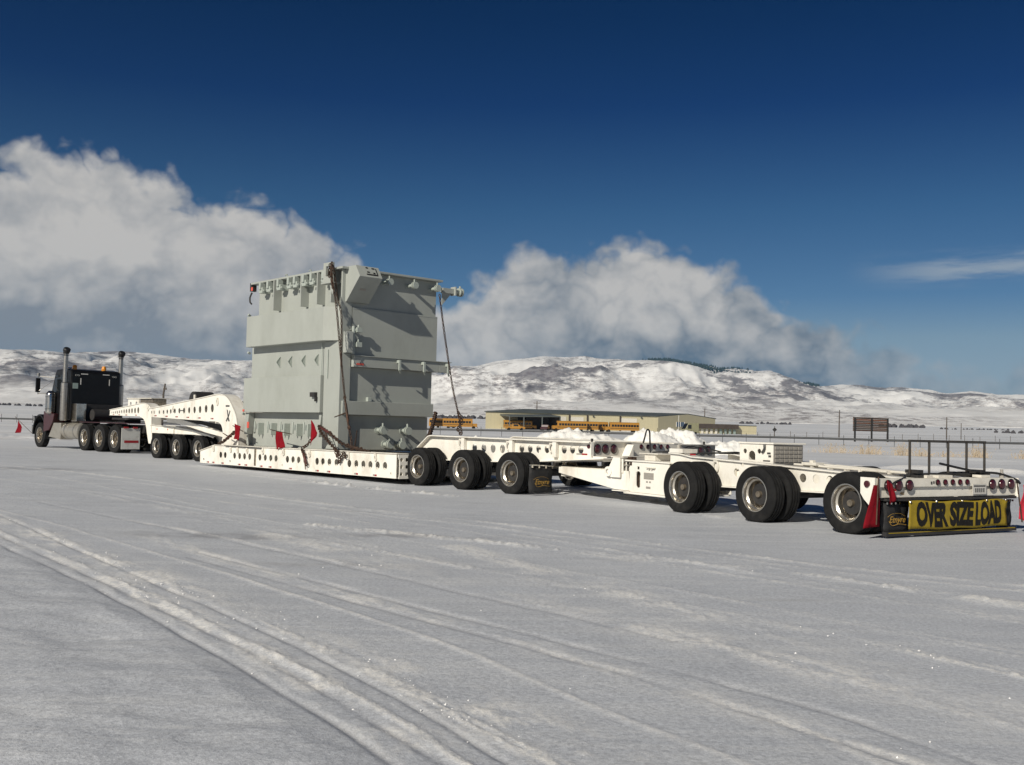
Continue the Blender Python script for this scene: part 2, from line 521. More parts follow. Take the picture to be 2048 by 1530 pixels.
# numpy value noise used for the terrain
_rng = np.random.default_rng(5)
_tab = _rng.random((512, 512))
def vnoise(x, y):
    xi, yi = np.floor(x).astype(int), np.floor(y).astype(int)
    xf, yf = x - xi, y - yi
    xf, yf = xf * xf * xf * (xf * (xf * 6 - 15) + 10), yf * yf * yf * (yf * (yf * 6 - 15) + 10)
    a = _tab[xi % 512, yi % 512]; b = _tab[(xi + 1) % 512, yi % 512]
    c = _tab[xi % 512, (yi + 1) % 512]; d = _tab[(xi + 1) % 512, (yi + 1) % 512]
    return (a * (1 - xf) + b * xf) * (1 - yf) + (c * (1 - xf) + d * xf) * yf - 0.5
def fbm(x, y, oct=5, gain=0.5, ridged=False):
    s, a, f = 0, 1.0, 1.0
    for i in range(oct):
        n = vnoise(x * f + 17.3 * i, y * f - 9.1 * i)
        s = s + a * ((0.25 - np.abs(n)) * 2 if ridged else n)
        a *= gain
        f *= 2.03
    return s

# ================================================================== GROUND
_ZR = [0, 125, 200, 300, 600, 1300, 1700]
_ZH = [0, 0.0, 0.45, 0.95, 3.6, 14.5, 21.0]
def zg(x, y):
    return np.interp(np.hypot(x, y), _ZR, _ZH)
def snow_material(name, near=True):
    m = bpy.data.materials.new(name)
    m.use_nodes = True
    nt = m.node_tree
    L = nt.links.new
    b = nt.nodes['Principled BSDF']
    b.inputs['Specular IOR Level'].default_value = 0.35
    g = nt.nodes.new('ShaderNodeNewGeometry')
    def nz(scale, detail, rough=0.6, stretch=(1, 1, 1), rotz=0.0):
        mp = nt.nodes.new('ShaderNodeMapping')
        L(g.outputs['Position'], mp.inputs[0])
        mp.inputs['Scale'].default_value = stretch
        mp.inputs['Rotation'].default_value = (0, 0, rotz)
        n = nt.nodes.new('ShaderNodeTexNoise')
        L(mp.outputs[0], n.inputs['Vector'])
        n.inputs['Scale'].default_value = scale
        n.inputs['Detail'].default_value = detail
        n.inputs['Roughness'].default_value = rough
        return n.outputs['Fac']
    def ramp(x, p0, p1, c0, c1):
        r = nt.nodes.new('ShaderNodeValToRGB')
        r.color_ramp.elements[0].position, r.color_ramp.elements[1].position = p0, p1
        r.color_ramp.elements[0].color, r.color_ramp.elements[1].color = c0 + (1,), c1 + (1,)
        L(x, r.inputs[0])
        return r.outputs[0]
    def mix(f, a, c, mode='MIX'):
        k = nt.nodes.new('ShaderNodeMix')
        k.data_type = 'RGBA'
        k.blend_type = mode
        for i, x in ((0, f), (6, a), (7, c)):
            if isinstance(x, float):
                k.inputs[i].default_value = x
            elif isinstance(x, tuple):
                k.inputs[i].default_value = x + (1,)
            else:
                L(x, k.inputs[i])
        return k.outputs[2]
    packed = ramp(nz(0.55, 8, 0.65, (1, 1, 1)), 0.32, 0.70, (0.465, 0.484, 0.520), (0.552, 0.572, 0.610))
    streak = ramp(nz(1.6, 7, 0.7, (0.22, 2.6, 1), R(-38)), 0.46, 0.66, (0, 0, 0), (1, 1, 1))
    col = mix(streak, packed, (0.585, 0.60, 0.625))
    dark = ramp(nz(0.9, 6, 0.6, (0.35, 1.5, 1), R(-30)), 0.62, 0.74, (0, 0, 0), (0.55, 0.55, 0.55))
    col = mix(dark, col, (0.33, 0.335, 0.35))
    grit = ramp(nz(34, 4, 0.8), 0.38, 0.62, (0.80, 0.80, 0.81), (1.17, 1.17, 1.17))
    col = mix(1.0, col, grit, 'MULTIPLY')
    chat = ramp(nz(6.5, 6, 0.75, (0.35, 2.4, 1), R(-36)), 0.52, 0.68, (0, 0, 0), (0.75, 0.75, 0.75))
    patch = ramp(nz(0.35, 4, 0.6, (0.5, 1.6, 1), R(-36)), 0.44, 0.62, (0, 0, 0), (1, 1, 1))
    mc = nt.nodes.new('ShaderNodeMath'); mc.operation = 'MULTIPLY'
    L(chat, mc.inputs[0]); L(patch, mc.inputs[1])
    col = mix(mc.outputs[0], col, (0.665, 0.672, 0.68))
    at_l = nt.nodes.new('ShaderNodeAttribute'); at_l.attribute_name = 'loose'
    at_f = nt.nodes.new('ShaderNodeAttribute'); at_f.attribute_name = 'field'
    at_t = nt.nodes.new('ShaderNodeAttribute'); at_t.attribute_name = 'thin'
    gr = ramp(nz(22, 5, 0.75), 0.42, 0.56, (0.3, 0.3, 0.3), (1, 1, 1))
    mm = nt.nodes.new('ShaderNodeMath'); mm.operation = 'MULTIPLY'
    L(at_l.outputs['Fac'], mm.inputs[0]); L(gr, mm.inputs[1])
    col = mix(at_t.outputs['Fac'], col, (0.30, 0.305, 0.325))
    col = mix(mm.outputs[0], col, (0.80, 0.785, 0.76))
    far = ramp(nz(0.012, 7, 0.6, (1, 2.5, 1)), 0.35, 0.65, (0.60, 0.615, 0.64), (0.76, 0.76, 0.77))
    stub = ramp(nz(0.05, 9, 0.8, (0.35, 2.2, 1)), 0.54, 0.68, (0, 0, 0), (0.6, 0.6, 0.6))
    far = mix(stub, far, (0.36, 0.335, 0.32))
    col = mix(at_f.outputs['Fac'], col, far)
    spk = nt.nodes.new('ShaderNodeTexVoronoi')
    L(g.outputs['Position'], spk.inputs['Vector'])
    spk.inputs['Scale'].default_value = 95
    L(col, b.inputs['Base Color'])
    b.inputs['Roughness'].default_value = 0.62
    # fine relief: crystals, crumbs and wheel chatter
    h1 = nz(70, 5, 0.7)
    h2 = nz(11, 6, 0.65)
    a1 = nt.nodes.new('ShaderNodeMath'); a1.operation = 'MULTIPLY_ADD'
    L(h2, a1.inputs[0]); a1.inputs[1].default_value = 1.3; L(h1, a1.inputs[2])
    bp = nt.nodes.new('ShaderNodeBump')
    bp.inputs['Strength'].default_value = 0.42
    bp.inputs['Distance'].default_value = 0.012
    L(a1.outputs[0], bp.inputs['Height'])
    L(bp.outputs[0], b.inputs['Normal'])
    MATS[name] = m
    return m
snow_material('packed_snow')

# tyre tracks and windrows: (photo survey points, half width, ridge height, loose snow, crumbly)
TRACKS = [
    ([(0, 1020), (150, 1060), (400, 1132), (650, 1210), (850, 1277), (1024, 1345), (1224, 1430), (1474, 1525)], 0.026, 0.010, 1.0, 0.35),
    ([(0, 1065), (150, 1125), (350, 1215), (500, 1290), (650, 1365), (800, 1447), (915, 1525)], 0.030, 0.010, 1.0, 0.7),
    ([(240, 1125), (450, 1210), (575, 1270), (750, 1350), (900, 1425), (1080, 1520)], 0.060, 0.004, 0.85, 2.2),
    ([(120, 1085), (400, 1190), (600, 1265), (800, 1350), (1000, 1440), (1200, 1525)], 0.20, 0.0035, 0.7, 2.6),
    ([(0, 1075), (200, 1150), (400, 1245), (560, 1330), (720, 1420), (850, 1515)], 0.15, 0.003, 0.6, 2.6),
    ([(0, 930), (250, 955), (500, 990), (750, 1020), (1024, 1050), (1324, 1089), (1624, 1128), (2048, 1172)], 0.075, 0.014, 0.95, 0.9),
    ([(0, 937), (250, 962), (500, 996), (750, 1028), (1024, 1060), (1324, 1098), (1624, 1138), (2048, 1183)], 0.035, 0.014, 0.85, 0.6),
    ([(0, 958), (200, 985), (480, 1032)], 0.030, 0.012, 0.85, 0.4),
    ([(60, 945), (320, 995)], 0.025, 0.010, 0.8, 0.5),
    ([(1074, 1160), (1274, 1195), (1474, 1235), (1624, 1264), (1774, 1295), (2048, 1355)], 0.06, 0.009, 0.9, 2.6),
    ([(1024, 1078), (1374, 1135), (1750, 1197)], 0.024, 0.010, 0.8, 0.6),
    ([(1100, 1135), (1300, 1172), (1530, 1216)], 0.022, 0.010, 0.75, 0.6),
    ([(1300, 1118), (1540, 1142), (1724, 1165), (2048, 1212)], 0.16, 0.012, 0.6, 2.4),
    ([(1700, 1178), (2048, 1235)], 0.06, 0.014, 0.8, 1.5),
    ([(1024, 1190), (1324, 1265), (1600, 1330), (1900, 1415)], 0.26, 0.003, 0.5, 2.6),
    ([(300, 1010), (700, 1085), (1100, 1170)], 0.12, 0.004, 0.28, 2.4),
    ([(500, 985), (900, 1042), (1300, 1100)], 0.10, 0.004, 0.25, 2.4),
    ([(1500, 1260), (1800, 1345), (2048, 1420)], 0.24, 0.003, 0.5, 2.6),
    ([(0, 1003), (300, 1048), (700, 1128), (1100, 1215), (1500, 1312), (1800, 1392)], 0.05, 0.004, 0.55, 1.8),
    ([(0, 990), (300, 1028), (700, 1092), (1200, 1180), (1700, 1275), (2048, 1345)], 0.025, 0.005, 0.6, 1.2),
    ([(0, 972), (400, 1025), (900, 1105), (1400, 1190), (2048, 1305)], 0.022, 0.004, 0.55, 1.4),
    ([(200, 968), (700, 1040), (1200, 1112), (1700, 1186), (2048, 1240)], 0.05, 0.003, 0.5, 2.2),
    ([(700, 1190), (1100, 1305), (1500, 1425), (1750, 1510)], 0.14, 0.003, 0.5, 2.4),
    ([(880, 955), (1080, 982), (1250, 992), (1330, 1010)], 0.14, 0.035, 0.95, 2.2),
    ([(610, 962), (700, 972), (760, 978)], 0.10, 0.030, 1.0, 2.6),
]
RUTS = [  # pressed furrows
    ([(0, 1090), (200, 1180), (400, 1290), (550, 1380), (675, 1455), (790, 1540)], 0.026, -0.014),
    ([(0, 1072), (200, 1160), (400, 1255), (600, 1360), (800, 1480)], 0.030, -0.012),
    ([(180, 1110), (420, 1215), (640, 1318), (860, 1435), (980, 1510)], 0.022, -0.014),
    ([(1024, 1262), (1374, 1350), (1674, 1430), (1874, 1500)], 0.028, -0.014),
    ([(1024, 1290), (1300, 1365), (1600, 1460)], 0.030, -0.010),
    ([(350, 1060), (640, 1120), (900, 1180)], 0.03, -0.010),
]
def track_line(px):
    P = [on_ground(u, v) for u, v in px]
    P = [P[0] + (P[0] - P[1]).normalized() * 5] + P + [P[-1] + (P[-1] - P[-2]).normalized() * 2.5]
    return [(p[0], p[1]) for p in smooth_poly([(p.x, p.y) for p in P], 8)]
def dist_to(line, X, Y):
    d = np.full(X.shape, 1e9)
    along = np.zeros(X.shape)
    acc = 0.0
    for (ax, ay), (bx, by) in zip(line[:-1], line[1:]):
        dx, dy = bx - ax, by - ay
        L2 = dx * dx + dy * dy + 1e-12
        u = np.clip(((X - ax) * dx + (Y - ay) * dy) / L2, 0, 1)
        q = np.hypot(X - ax - u * dx, Y - ay - u * dy)
        k = q < d
        along = np.where(k, acc + u * math.sqrt(L2), along)
        d = np.where(k, q, d)
        acc += math.sqrt(L2)
    return d, along
def build_ground():
    fine = np.radians(np.linspace(-40, 40, 780))
    rest = np.radians(np.linspace(40, 320, 72)[1:-1])
    azs = np.concatenate([fine, rest])
    rr = np.concatenate([np.geomspace(1.2, 70, 640), np.geomspace(70, 1750, 74)[1:]])
    A, RR = np.meshgrid(azs, rr)
    X, Y = RR * np.sin(A), RR * np.cos(A)
    Z = zg(X, Y)
    near = np.clip((75 - RR) / 30, 0, 1)
    def near_line(ln, reach):
        # vertices within reach of the line, found segment by segment
        keep = np.zeros(X.shape, bool)
        for (ax, ay), (bx, by) in zip(ln[:-1:2], ln[2::2] + [ln[-1]] * (len(ln) % 2 == 0)):
            r0 = min(math.hypot(ax, ay), math.hypot(bx, by)) - reach - 0.3
            r1 = max(math.hypot(ax, ay), math.hypot(bx, by)) + reach + 0.3
            i0, i1 = np.searchsorted(rr, (r0, r1))
            sub = (slice(max(i0 - 1, 0), i1 + 1), slice(None))
            x, y = X[sub], Y[sub]
            dx, dy = bx - ax, by - ay
            u = np.clip(((x - ax) * dx + (y - ay) * dy) / (dx * dx + dy * dy + 1e-12), 0, 1)
            keep[sub] |= np.hypot(x - ax - u * dx, y - ay - u * dy) < reach + 0.05
        I = np.nonzero(keep)
        x, y = X[I], Y[I]
        d, al = dist_to(ln, x, y)
        return I, x, y, d, al
    loose = np.zeros_like(X); thin = np.zeros_like(X)
    # gentle unevenness of the packed lot
    Z = Z + near * (0.030 * fbm(X / 6.0, Y / 6.0, 4) + 0.008 * fbm(X / 0.7, Y / 0.7, 3))
    # smooth drift lying left of the wheel tracks, with wind-scoured hollows
    drift_edge = track_line([(0, 1084), (200, 1174), (400, 1284), (550, 1374), (675, 1449), (790, 1534)])
    inner = RR < 22
    I, x, y, dd, al = near_line(drift_edge, 0.4)
    d = np.full(X.shape, 0.4)
    d[I] = np.minimum(dd, 0.4)
    e = np.array(drift_edge)
    o = np.argsort(e[:, 1])
    left = X < np.interp(Y, e[o, 1], e[o, 0])
    drift = np.where(left & inner, np.clip(d / 0.25, 0, 1), 0) * np.clip((17 - RR) / 9, 0, 1)
    Z = Z + drift * (0.020 + 0.036 * fbm(X / 0.85 + 4, Y / 0.5, 4, 0.5) + 0.03 * fbm(X / 2.4, Y / 2.4, 2)) * near
    for px, w, h, lo, cr in TRACKS:
        I, x, y, d, al = near_line(track_line(px), w * 3.2)
        ww = w * (1 + 0.35 * fbm(al / 0.6, al * 0 + w * 91, 3))
        prof = np.exp(-(d / ww) ** 2)
        brk = np.clip(0.75 + cr * 1.3 * fbm(al / 0.35 + w * 50, d / (w * 0.7) + 3.3, 4, 0.6), 0, 1.6)
        fade = np.clip(0.6 + 1.2 * fbm(al / 3.0 + w * 33, al * 0 + 2.2, 2), 0.25 if cr > 1 else 0.75, 1.1)
        k = prof * brk * fade
        Z[I] += h * k * (1 + 0.9 * fbm(x / 0.05, y / 0.05, 3, 0.6) * min(cr, 1.5))
        loose[I] = np.maximum(loose[I], np.clip(lo * k, 0, 1))
    for px, w, h in RUTS:
        I, x, y, d, al = near_line(track_line(px), w * 3.2)
        k = np.exp(-(d / w) ** 2) * np.clip(0.8 + 0.9 * fbm(al / 0.5, al * 0 + w * 77, 3), 0.2, 1.2)
        Z[I] += h * k
        thin[I] = np.maximum(thin[I], 0.45 * k)
    # ice worn thin under the wheels and a few dull patches
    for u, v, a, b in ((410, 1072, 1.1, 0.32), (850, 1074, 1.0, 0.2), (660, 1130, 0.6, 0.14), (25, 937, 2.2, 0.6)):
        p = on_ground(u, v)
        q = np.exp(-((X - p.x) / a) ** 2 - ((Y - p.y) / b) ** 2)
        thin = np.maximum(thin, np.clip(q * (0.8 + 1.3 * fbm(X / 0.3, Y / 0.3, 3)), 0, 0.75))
    # low ploughed berms at the back of the lot
    for (u0, v0), (u1, v1), w, h in (((1620, 930), (2048, 952), 0.9, 0.22), ((0, 872), (70, 878), 1.2, 0.25), ((1500, 905), (2048, 925), 2.0, 0.16)):
        ln = track_line([(u0, v0), ((u0 + u1) / 2, (v0 + v1) / 2), (u1, v1)])
        I, x, y, d, al = near_line(ln, w * 3.2)
        k = np.exp(-(d / w) ** 2) * np.clip(0.6 + 1.2 * fbm(al / 2.0, d / 1.2 + h * 40, 4), 0, 1.3)
        Z[I] += h * k
        loose[I] = np.maximum(loose[I], np.clip(1.5 * k, 0, 1))
    far = np.clip((RR - 60) / 60, 0, 1)
    Z = Z + far * 0.25 * fbm(X / 60, Y / 60, 3)
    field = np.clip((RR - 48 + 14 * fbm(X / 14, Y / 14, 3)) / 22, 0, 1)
    nr, na = X.shape
    co = np.stack([X, Y, Z], -1).reshape(-1, 3)
    i, j = np.meshgrid(np.arange(nr - 1), np.arange(na), indexing='ij')
    j2 = (j + 1) % na
    quads = np.stack([i * na + j, i * na + j2, (i + 1) * na + j2, (i + 1) * na + j], -1).reshape(-1, 4)[:, ::-1]
    me = bpy.data.meshes.new('ground')
    me.vertices.add(len(co) + 1)
    me.vertices.foreach_set('co', np.vstack([co, [[0, 0, 0]]]).astype(np.float32).ravel())
    tri = np.array([[(k + 1) % na, k, len(co)] for k in range(na)])
    nl = quads.size + tri.size
    me.loops.add(nl)
    me.loops.foreach_set('vertex_index', np.concatenate([quads.ravel(), tri.ravel()]).astype(np.int32))
    me.polygons.add(len(quads) + len(tri))
    st = np.concatenate([np.arange(len(quads)) * 4, quads.size + np.arange(len(tri)) * 3])
    me.polygons.foreach_set('loop_start', st.astype(np.int32))
    me.update(calc_edges=True)
    me.validate()
    me.polygons.foreach_set('use_smooth', np.ones(len(me.polygons), bool))
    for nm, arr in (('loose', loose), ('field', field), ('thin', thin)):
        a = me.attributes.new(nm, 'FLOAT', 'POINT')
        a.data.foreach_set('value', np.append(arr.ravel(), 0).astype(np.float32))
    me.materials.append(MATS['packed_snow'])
    o = bpy.data.objects.new('snow_ground', me)
    COL.objects.link(o)
    tag(o, 'flat snow covered lot with curving tyre tracks and white fields beyond', None, None, 'structure')
build_ground()

# crumbs of snow and ice along the tracks, bright to stand in for sparkle
def build_crumbs():
    rng = random.Random(3)
    mb = MB()
    lines = [(track_line(TRACKS[k][0]), TRACKS[k][1], n) for k, n in ((2, 110), (3, 90), (4, 60), (9, 22), (12, 12), (14, 24), (23, 60), (24, 40), (1, 24))]
    spots = []
    for ln, w, n in lines:
        for _ in range(n):
            i = rng.randrange(len(ln) - 1)
            u = rng.random()
            x = ln[i][0] + (ln[i + 1][0] - ln[i][0]) * u + rng.gauss(0, w * 1.1)
            y = ln[i][1] + (ln[i + 1][1] - ln[i][1]) * u + rng.gauss(0, w * 1.1)
            if 2.0 < math.hypot(x, y) < 30:
                spots.append((x, y, rng.uniform(0.003, 0.010)))
    for _ in range(46):
        p = on_ground(rng.uniform(0, 2048), rng.uniform(1090, 1525))
        spots.append((p.x, p.y, rng.uniform(0.003, 0.008)))
    for x, y, r in spots:
        V = []
        for d in ((1, 0, 0), (0, 1, 0), (-1, 0, 0), (0, -1, 0), (0, 0, 1), (0, 0, -1)):
            k = r * rng.uniform(0.6, 1.35)
            V.append((x + d[0] * k, y + d[1] * k, 0.006 + d[2] * k * 0.8))
        mb.add(V, [(0, 1, 4), (1, 2, 4), (2, 3, 4), (3, 0, 4), (1, 0, 5), (2, 1, 5), (3, 2, 5), (0, 3, 5)])
    mat('snow_crumb', (0.82, 0.81, 0.80), 0.4, var=0.08, scale=40)
    o = bpy.data.objects.new('snow_crumbs', mb.mesh('snow_crumbs', 'snow_crumb', flip=False))
    COL.objects.link(o)
    tag(o, 'small crumbs of snow added for sparkle, scattered over the tyre tracks', None, None, 'stuff')
build_crumbs()

# ================================================================== HILLS
SKYLINE = [(-60, 3.2), (-40, 3.3), (-26.62, 3.35), (-25.03, 3.36), (-23.39, 3.32), (-20.75, 3.4), (-18.76, 3.3), (-16.47, 3.27), (-14.38, 3.27), (-9.01, 3.1), (-4.04, 3.31), (-1.81, 3.31), (-0.98, 3.64), (0.42, 3.84), (2.04, 4.04), (2.93, 3.95), (4.89, 3.87), (7.38, 3.94), (8.75, 3.93), (10.39, 3.59), (11.74, 3.36), (13.08, 3.27), (14.0, 3.33), (14.92, 3.12), (16.23, 2.6), (17.0, 2.5), (18.27, 2.56), (19.15, 2.6), (19.77, 2.39), (20.76, 2.48), (21.97, 2.39), (22.81, 2.21), (23.63, 2.3), (24.57, 2.31), (25.49, 2.06), (26.57, 2.04), (40, 1.9), (60, 1.8)]
HILL = {}
def build_hills():
    na, nr = 900, 220
    az = np.linspace(-58, 58, na)
    rr = np.geomspace(1250, 6800, nr)
    A, RR = np.meshgrid(np.radians(az), rr)
    X, Y = RR * np.sin(A), RR * np.cos(A)
    el = np.interp(az, [p[0] for p in SKYLINE], [p[1] for p in SKYLINE])
    el = np.convolve(np.pad(el, 4, mode='edge'), np.ones(9) / 9, 'valid')
    rc = 4300 + 500 * fbm(az / 9.0, az * 0 + 3.3, 2)                       # where the crest runs
    crest = EYE + np.tan(np.radians(el)) * rc
    base = np.interp(RR, [1250, 1700, 2400, 6800], [13.7, 21.0, 32.0, 60.0])
    u = (RR - 2050) / (rc[None, :] - 2050)
    rise = np.clip(u, 0, 1)
    rise = rise * rise * (3 - 2 * rise)
    back = np.clip((RR - rc[None, :]) / 2200, 0, 1)
    H = base + (crest[None, :] - base) * rise * (1 - 0.75 * back)
    # gullies and spurs
    lobes = fbm(X / 620, Y / 900 + 5.1, 5, 0.52, True)
    fine = fbm(X / 190 + 3, Y / 260, 5, 0.55, True)
    slope = np.clip(u * 2.2, 0, 1) * np.clip((1.02 - u) * 3.0, 0, 1)
    H = H + slope * (92 * (lobes - 0.35) + 26 * (fine - 0.3))
    # low foothills in front
    foot = np.exp(-((RR - 2250) / 420) ** 2) * np.clip(0.30 + 1.3 * fbm(X / 800 + 9, Y / 1600, 3), 0, 1)
    H = H + 46 * foot
    # keep every slope below the surveyed skyline so that the crest stays the crest
    lim = EYE + np.tan(np.radians(el * 0.985))[None, :] * RR
    H = np.where(RR < rc[None, :] * 0.97, np.minimum(H, lim), H)
    H = H + 3.0 * fbm(X / 60, Y / 60, 4)
    H[0, :] -= 6
    co = np.stack([X, Y, H], -1).reshape(-1, 3)
    i, j = np.meshgrid(np.arange(nr - 1), np.arange(na - 1), indexing='ij')
    quads = np.stack([i * na + j, i * na + j + 1, (i + 1) * na + j + 1, (i + 1) * na + j], -1).reshape(-1, 4)[:, ::-1]
    me = bpy.data.meshes.new('hills')
    me.from_pydata(co.tolist(), [], quads.tolist())
    me.polygons.foreach_set('use_smooth', np.ones(len(me.polygons), bool))
    m = bpy.data.materials.new('hill_snow')
    m.use_nodes = True
    nt = m.node_tree
    L = nt.links.new
    b = nt.nodes['Principled BSDF']
    b.inputs['Roughness'].default_value = 0.8
    b.inputs['Specular IOR Level'].default_value = 0.1
    g = nt.nodes.new('ShaderNodeNewGeometry')
    def nz(scale, detail, rough, stretch, off=(0, 0, 0)):
        mp = nt.nodes.new('ShaderNodeMapping')
        L(g.outputs['Position'], mp.inputs[0])
        mp.inputs['Scale'].default_value = stretch
        mp.inputs['Location'].default_value = off
        n = nt.nodes.new('ShaderNodeTexNoise')
        L(mp.outputs[0], n.inputs['Vector'])
        n.inputs['Scale'].default_value = scale
        n.inputs['Detail'].default_value = detail
        n.inputs['Roughness'].default_value = rough
        return n.outputs['Fac']
    def ramp(x, p0, p1, c0, c1):
        r = nt.nodes.new('ShaderNodeValToRGB')
        r.color_ramp.elements[0].position, r.color_ramp.elements[1].position = p0, p1
        r.color_ramp.elements[0].color, r.color_ramp.elements[1].color = c0 + (1,), c1 + (1,)
        L(x, r.inputs[0])
        return r.outputs[0]
    def mix(f, a, c):
        k = nt.nodes.new('ShaderNodeMix')
        k.data_type = 'RGBA'
        for q, x in ((0, f), (6, a), (7, c)):
            if isinstance(x, tuple):
                k.inputs[q].default_value = x + (1,)
            else:
                L(x, k.inputs[q])
        return k.outputs[2]
    col = ramp(nz(0.004, 8, 0.6, (1, 1, 1)), 0.35, 0.65, (0.70, 0.69, 0.68), (0.82, 0.81, 0.80))
    # sagebrush showing through thin snow, then thickets in the draws
    sage = ramp(nz(0.045, 10, 0.80, (0.8, 0.30, 2.0)), 0.47, 0.57, (0, 0, 0), (0.85, 0.85, 0.85))
    big = ramp(nz(0.0026, 4, 0.5, (1, 0.6, 2.0), (40, 9, 3)), 0.42, 0.58, (0.10, 0.10, 0.10), (1, 1, 1))
    mu = nt.nodes.new('ShaderNodeMath'); mu.operation = 'MULTIPLY'
    L(sage, mu.inputs[0]); L(big, mu.inputs[1])
    col = mix(mu.outputs[0], col, (0.235, 0.205, 0.20))
    thick = ramp(nz(0.0048, 11, 0.70, (1, 0.30, 2.6), (7, 3, 0)), 0.515, 0.575, (0, 0, 0), (0.8, 0.8, 0.8))
    sp = nt.nodes.new('ShaderNodeSeparateXYZ')
    L(g.outputs['Position'], sp.inputs[0])
    hi = nt.nodes.new('ShaderNodeMapRange')
    L(sp.outputs[2], hi.inputs[0])
    hi.inputs[1].default_value, hi.inputs[2].default_value = 45, 95
    mu2 = nt.nodes.new('ShaderNodeMath'); mu2.operation = 'MULTIPLY'
    L(thick, mu2.inputs[0]); L(hi.outputs[0], mu2.inputs[1])
    col = mix(mu2.outputs[0], col, (0.105, 0.092, 0.105))
    L(col, b.inputs['Base Color'])
    me.materials.append(m)
    o = bpy.data.objects.new('hills', me)
    COL.objects.link(o)
    tag(o, 'long range of snow covered hills with dark brush in the draws', None, None, 'structure')
    HILL.update(az=az, rr=rr, H=H)
build_hills()
def hill_z(x, y):
    a, r = math.degrees(math.atan2(x, y)), math.hypot(x, y)
    if r < HILL['rr'][0]:
        return float(zg(np.array(x), np.array(y)))
    i = min(max(int(np.searchsorted(HILL['rr'], r)), 1), len(HILL['rr']) - 1)
    j = min(max(int(np.searchsorted(HILL['az'], a)), 1), len(HILL['az']) - 1)
    return float(HILL['H'][i, j])
# conifers along the crest and in a few draws: reads as one far wood
def build_wood():
    rng = random.Random(11)
    mb = MB()
    def tree(x, y, h):
        z = hill_z(x, y) - 1
        r = h * rng.uniform(0.2, 0.3)
        n = 6
        a0 = rng.random() * 6
        V = []
        for (k, rr) in ((0.0, r), (0.45, r * 0.72), (0.45, r * 0.95), (1.0, 0.05)):
            V += [(x + rr * math.cos(a0 + 6.283 * i / n) * rng.uniform(0.8, 1.2), y + rr * math.sin(a0 + 6.283 * i / n), z + h * (1 - (1 - k))) for i in range(n)]
        F = []
        for q in (0, 2):
            F += [(q * n + i, q * n + (i + 1) % n, (q + 1) * n + (i + 1) % n, (q + 1) * n + i) for i in range(n)]
        mb.add(V, F)
    def crest_r(a):
        j = int(np.searchsorted(HILL['az'], a))
        el = np.arctan2(HILL['H'][:, j] - EYE, HILL['rr'])
        return float(HILL['rr'][int(np.argmax(el))])
    for _ in range(760):
        a = rng.triangular(7.2, 13.6, 9.0) if rng.random() < 0.8 else rng.uniform(7.6, 9.2)
        r = crest_r(a) - abs(rng.gauss(0, 60)) - (rng.random() < 0.25) * rng.uniform(0, 260)
        tree(r * math.sin(R(a)), r * math.cos(R(a)), rng.uniform(5, 11))
    for _ in range(90):
        a = rng.gauss(10.7, 0.75)
        r = crest_r(a) * 0.86 + (a - 10.7) * -60 + rng.gauss(0, 22)
        tree(r * math.sin(R(a)), r * math.cos(R(a)), rng.uniform(8, 14))
    for _ in range(70):
        a = rng.gauss(16.3, 0.25)
        r = crest_r(a) - abs(rng.gauss(0, 40))
        tree(r * math.sin(R(a)), r * math.cos(R(a)), rng.uniform(8, 13))
    o = bpy.data.objects.new('far_wood', mb.mesh('far_wood', 'conifer', flip=False))
    COL.objects.link(o)
    tag(o, 'dark conifer wood along the crest of the snowy hill', None, None, 'stuff')
    # shelter belts of brush on the plain
    mb = MB()
    def bush(x, y, h):
        z = hill_z(x, y)
        V = []
        n = 6
        for k, rr in ((-0.1, h * 0.7), (0.5, h * rng.uniform(0.6, 0.9)), (1.0, h * 0.2)):
            V += [(x + rr * math.cos(6.283 * i / n) * rng.uniform(0.7, 1.3), y + rr * math.sin(6.283 * i / n), z + h * k * rng.uniform(0.85, 1.1)) for i in range(n)]
        F = [(q * n + i, q * n + (i + 1) % n, (q + 1) * n + (i + 1) % n, (q + 1) * n + i) for q in (0, 1) for i in range(n)] + [tuple(2 * n + i for i in range(n))]
        mb.add(V, F)
    for u0, u1, d, n, h in ((870, 975, 900, 46, 2.6), (1480, 1590, 1000, 24, 2.2), (1755, 1840, 900, 22, 3.0), (1880, 2010, 800, 36, 1.2), (2000, 2048, 620, 12, 1.6), (320, 400, 900, 22, 5), (1345, 1420, 800, 14, 2.2), (0, 90, 1000, 22, 2.0), (110, 150, 1150, 10, 1.6)):
        for _ in range(n):
            x = (rng.uniform(u0, u1) - CX) / FPX * d
            bush(x, d + rng.gauss(0, 8), h * rng.uniform(0.5, 1.2))
    o = bpy.data.objects.new('far_brush', mb.mesh('far_brush', 'brush_dark', flip=False))
    COL.objects.link(o)
    tag(o, 'thin dark lines of brush across the white plain', None, None, 'stuff')
build_wood()

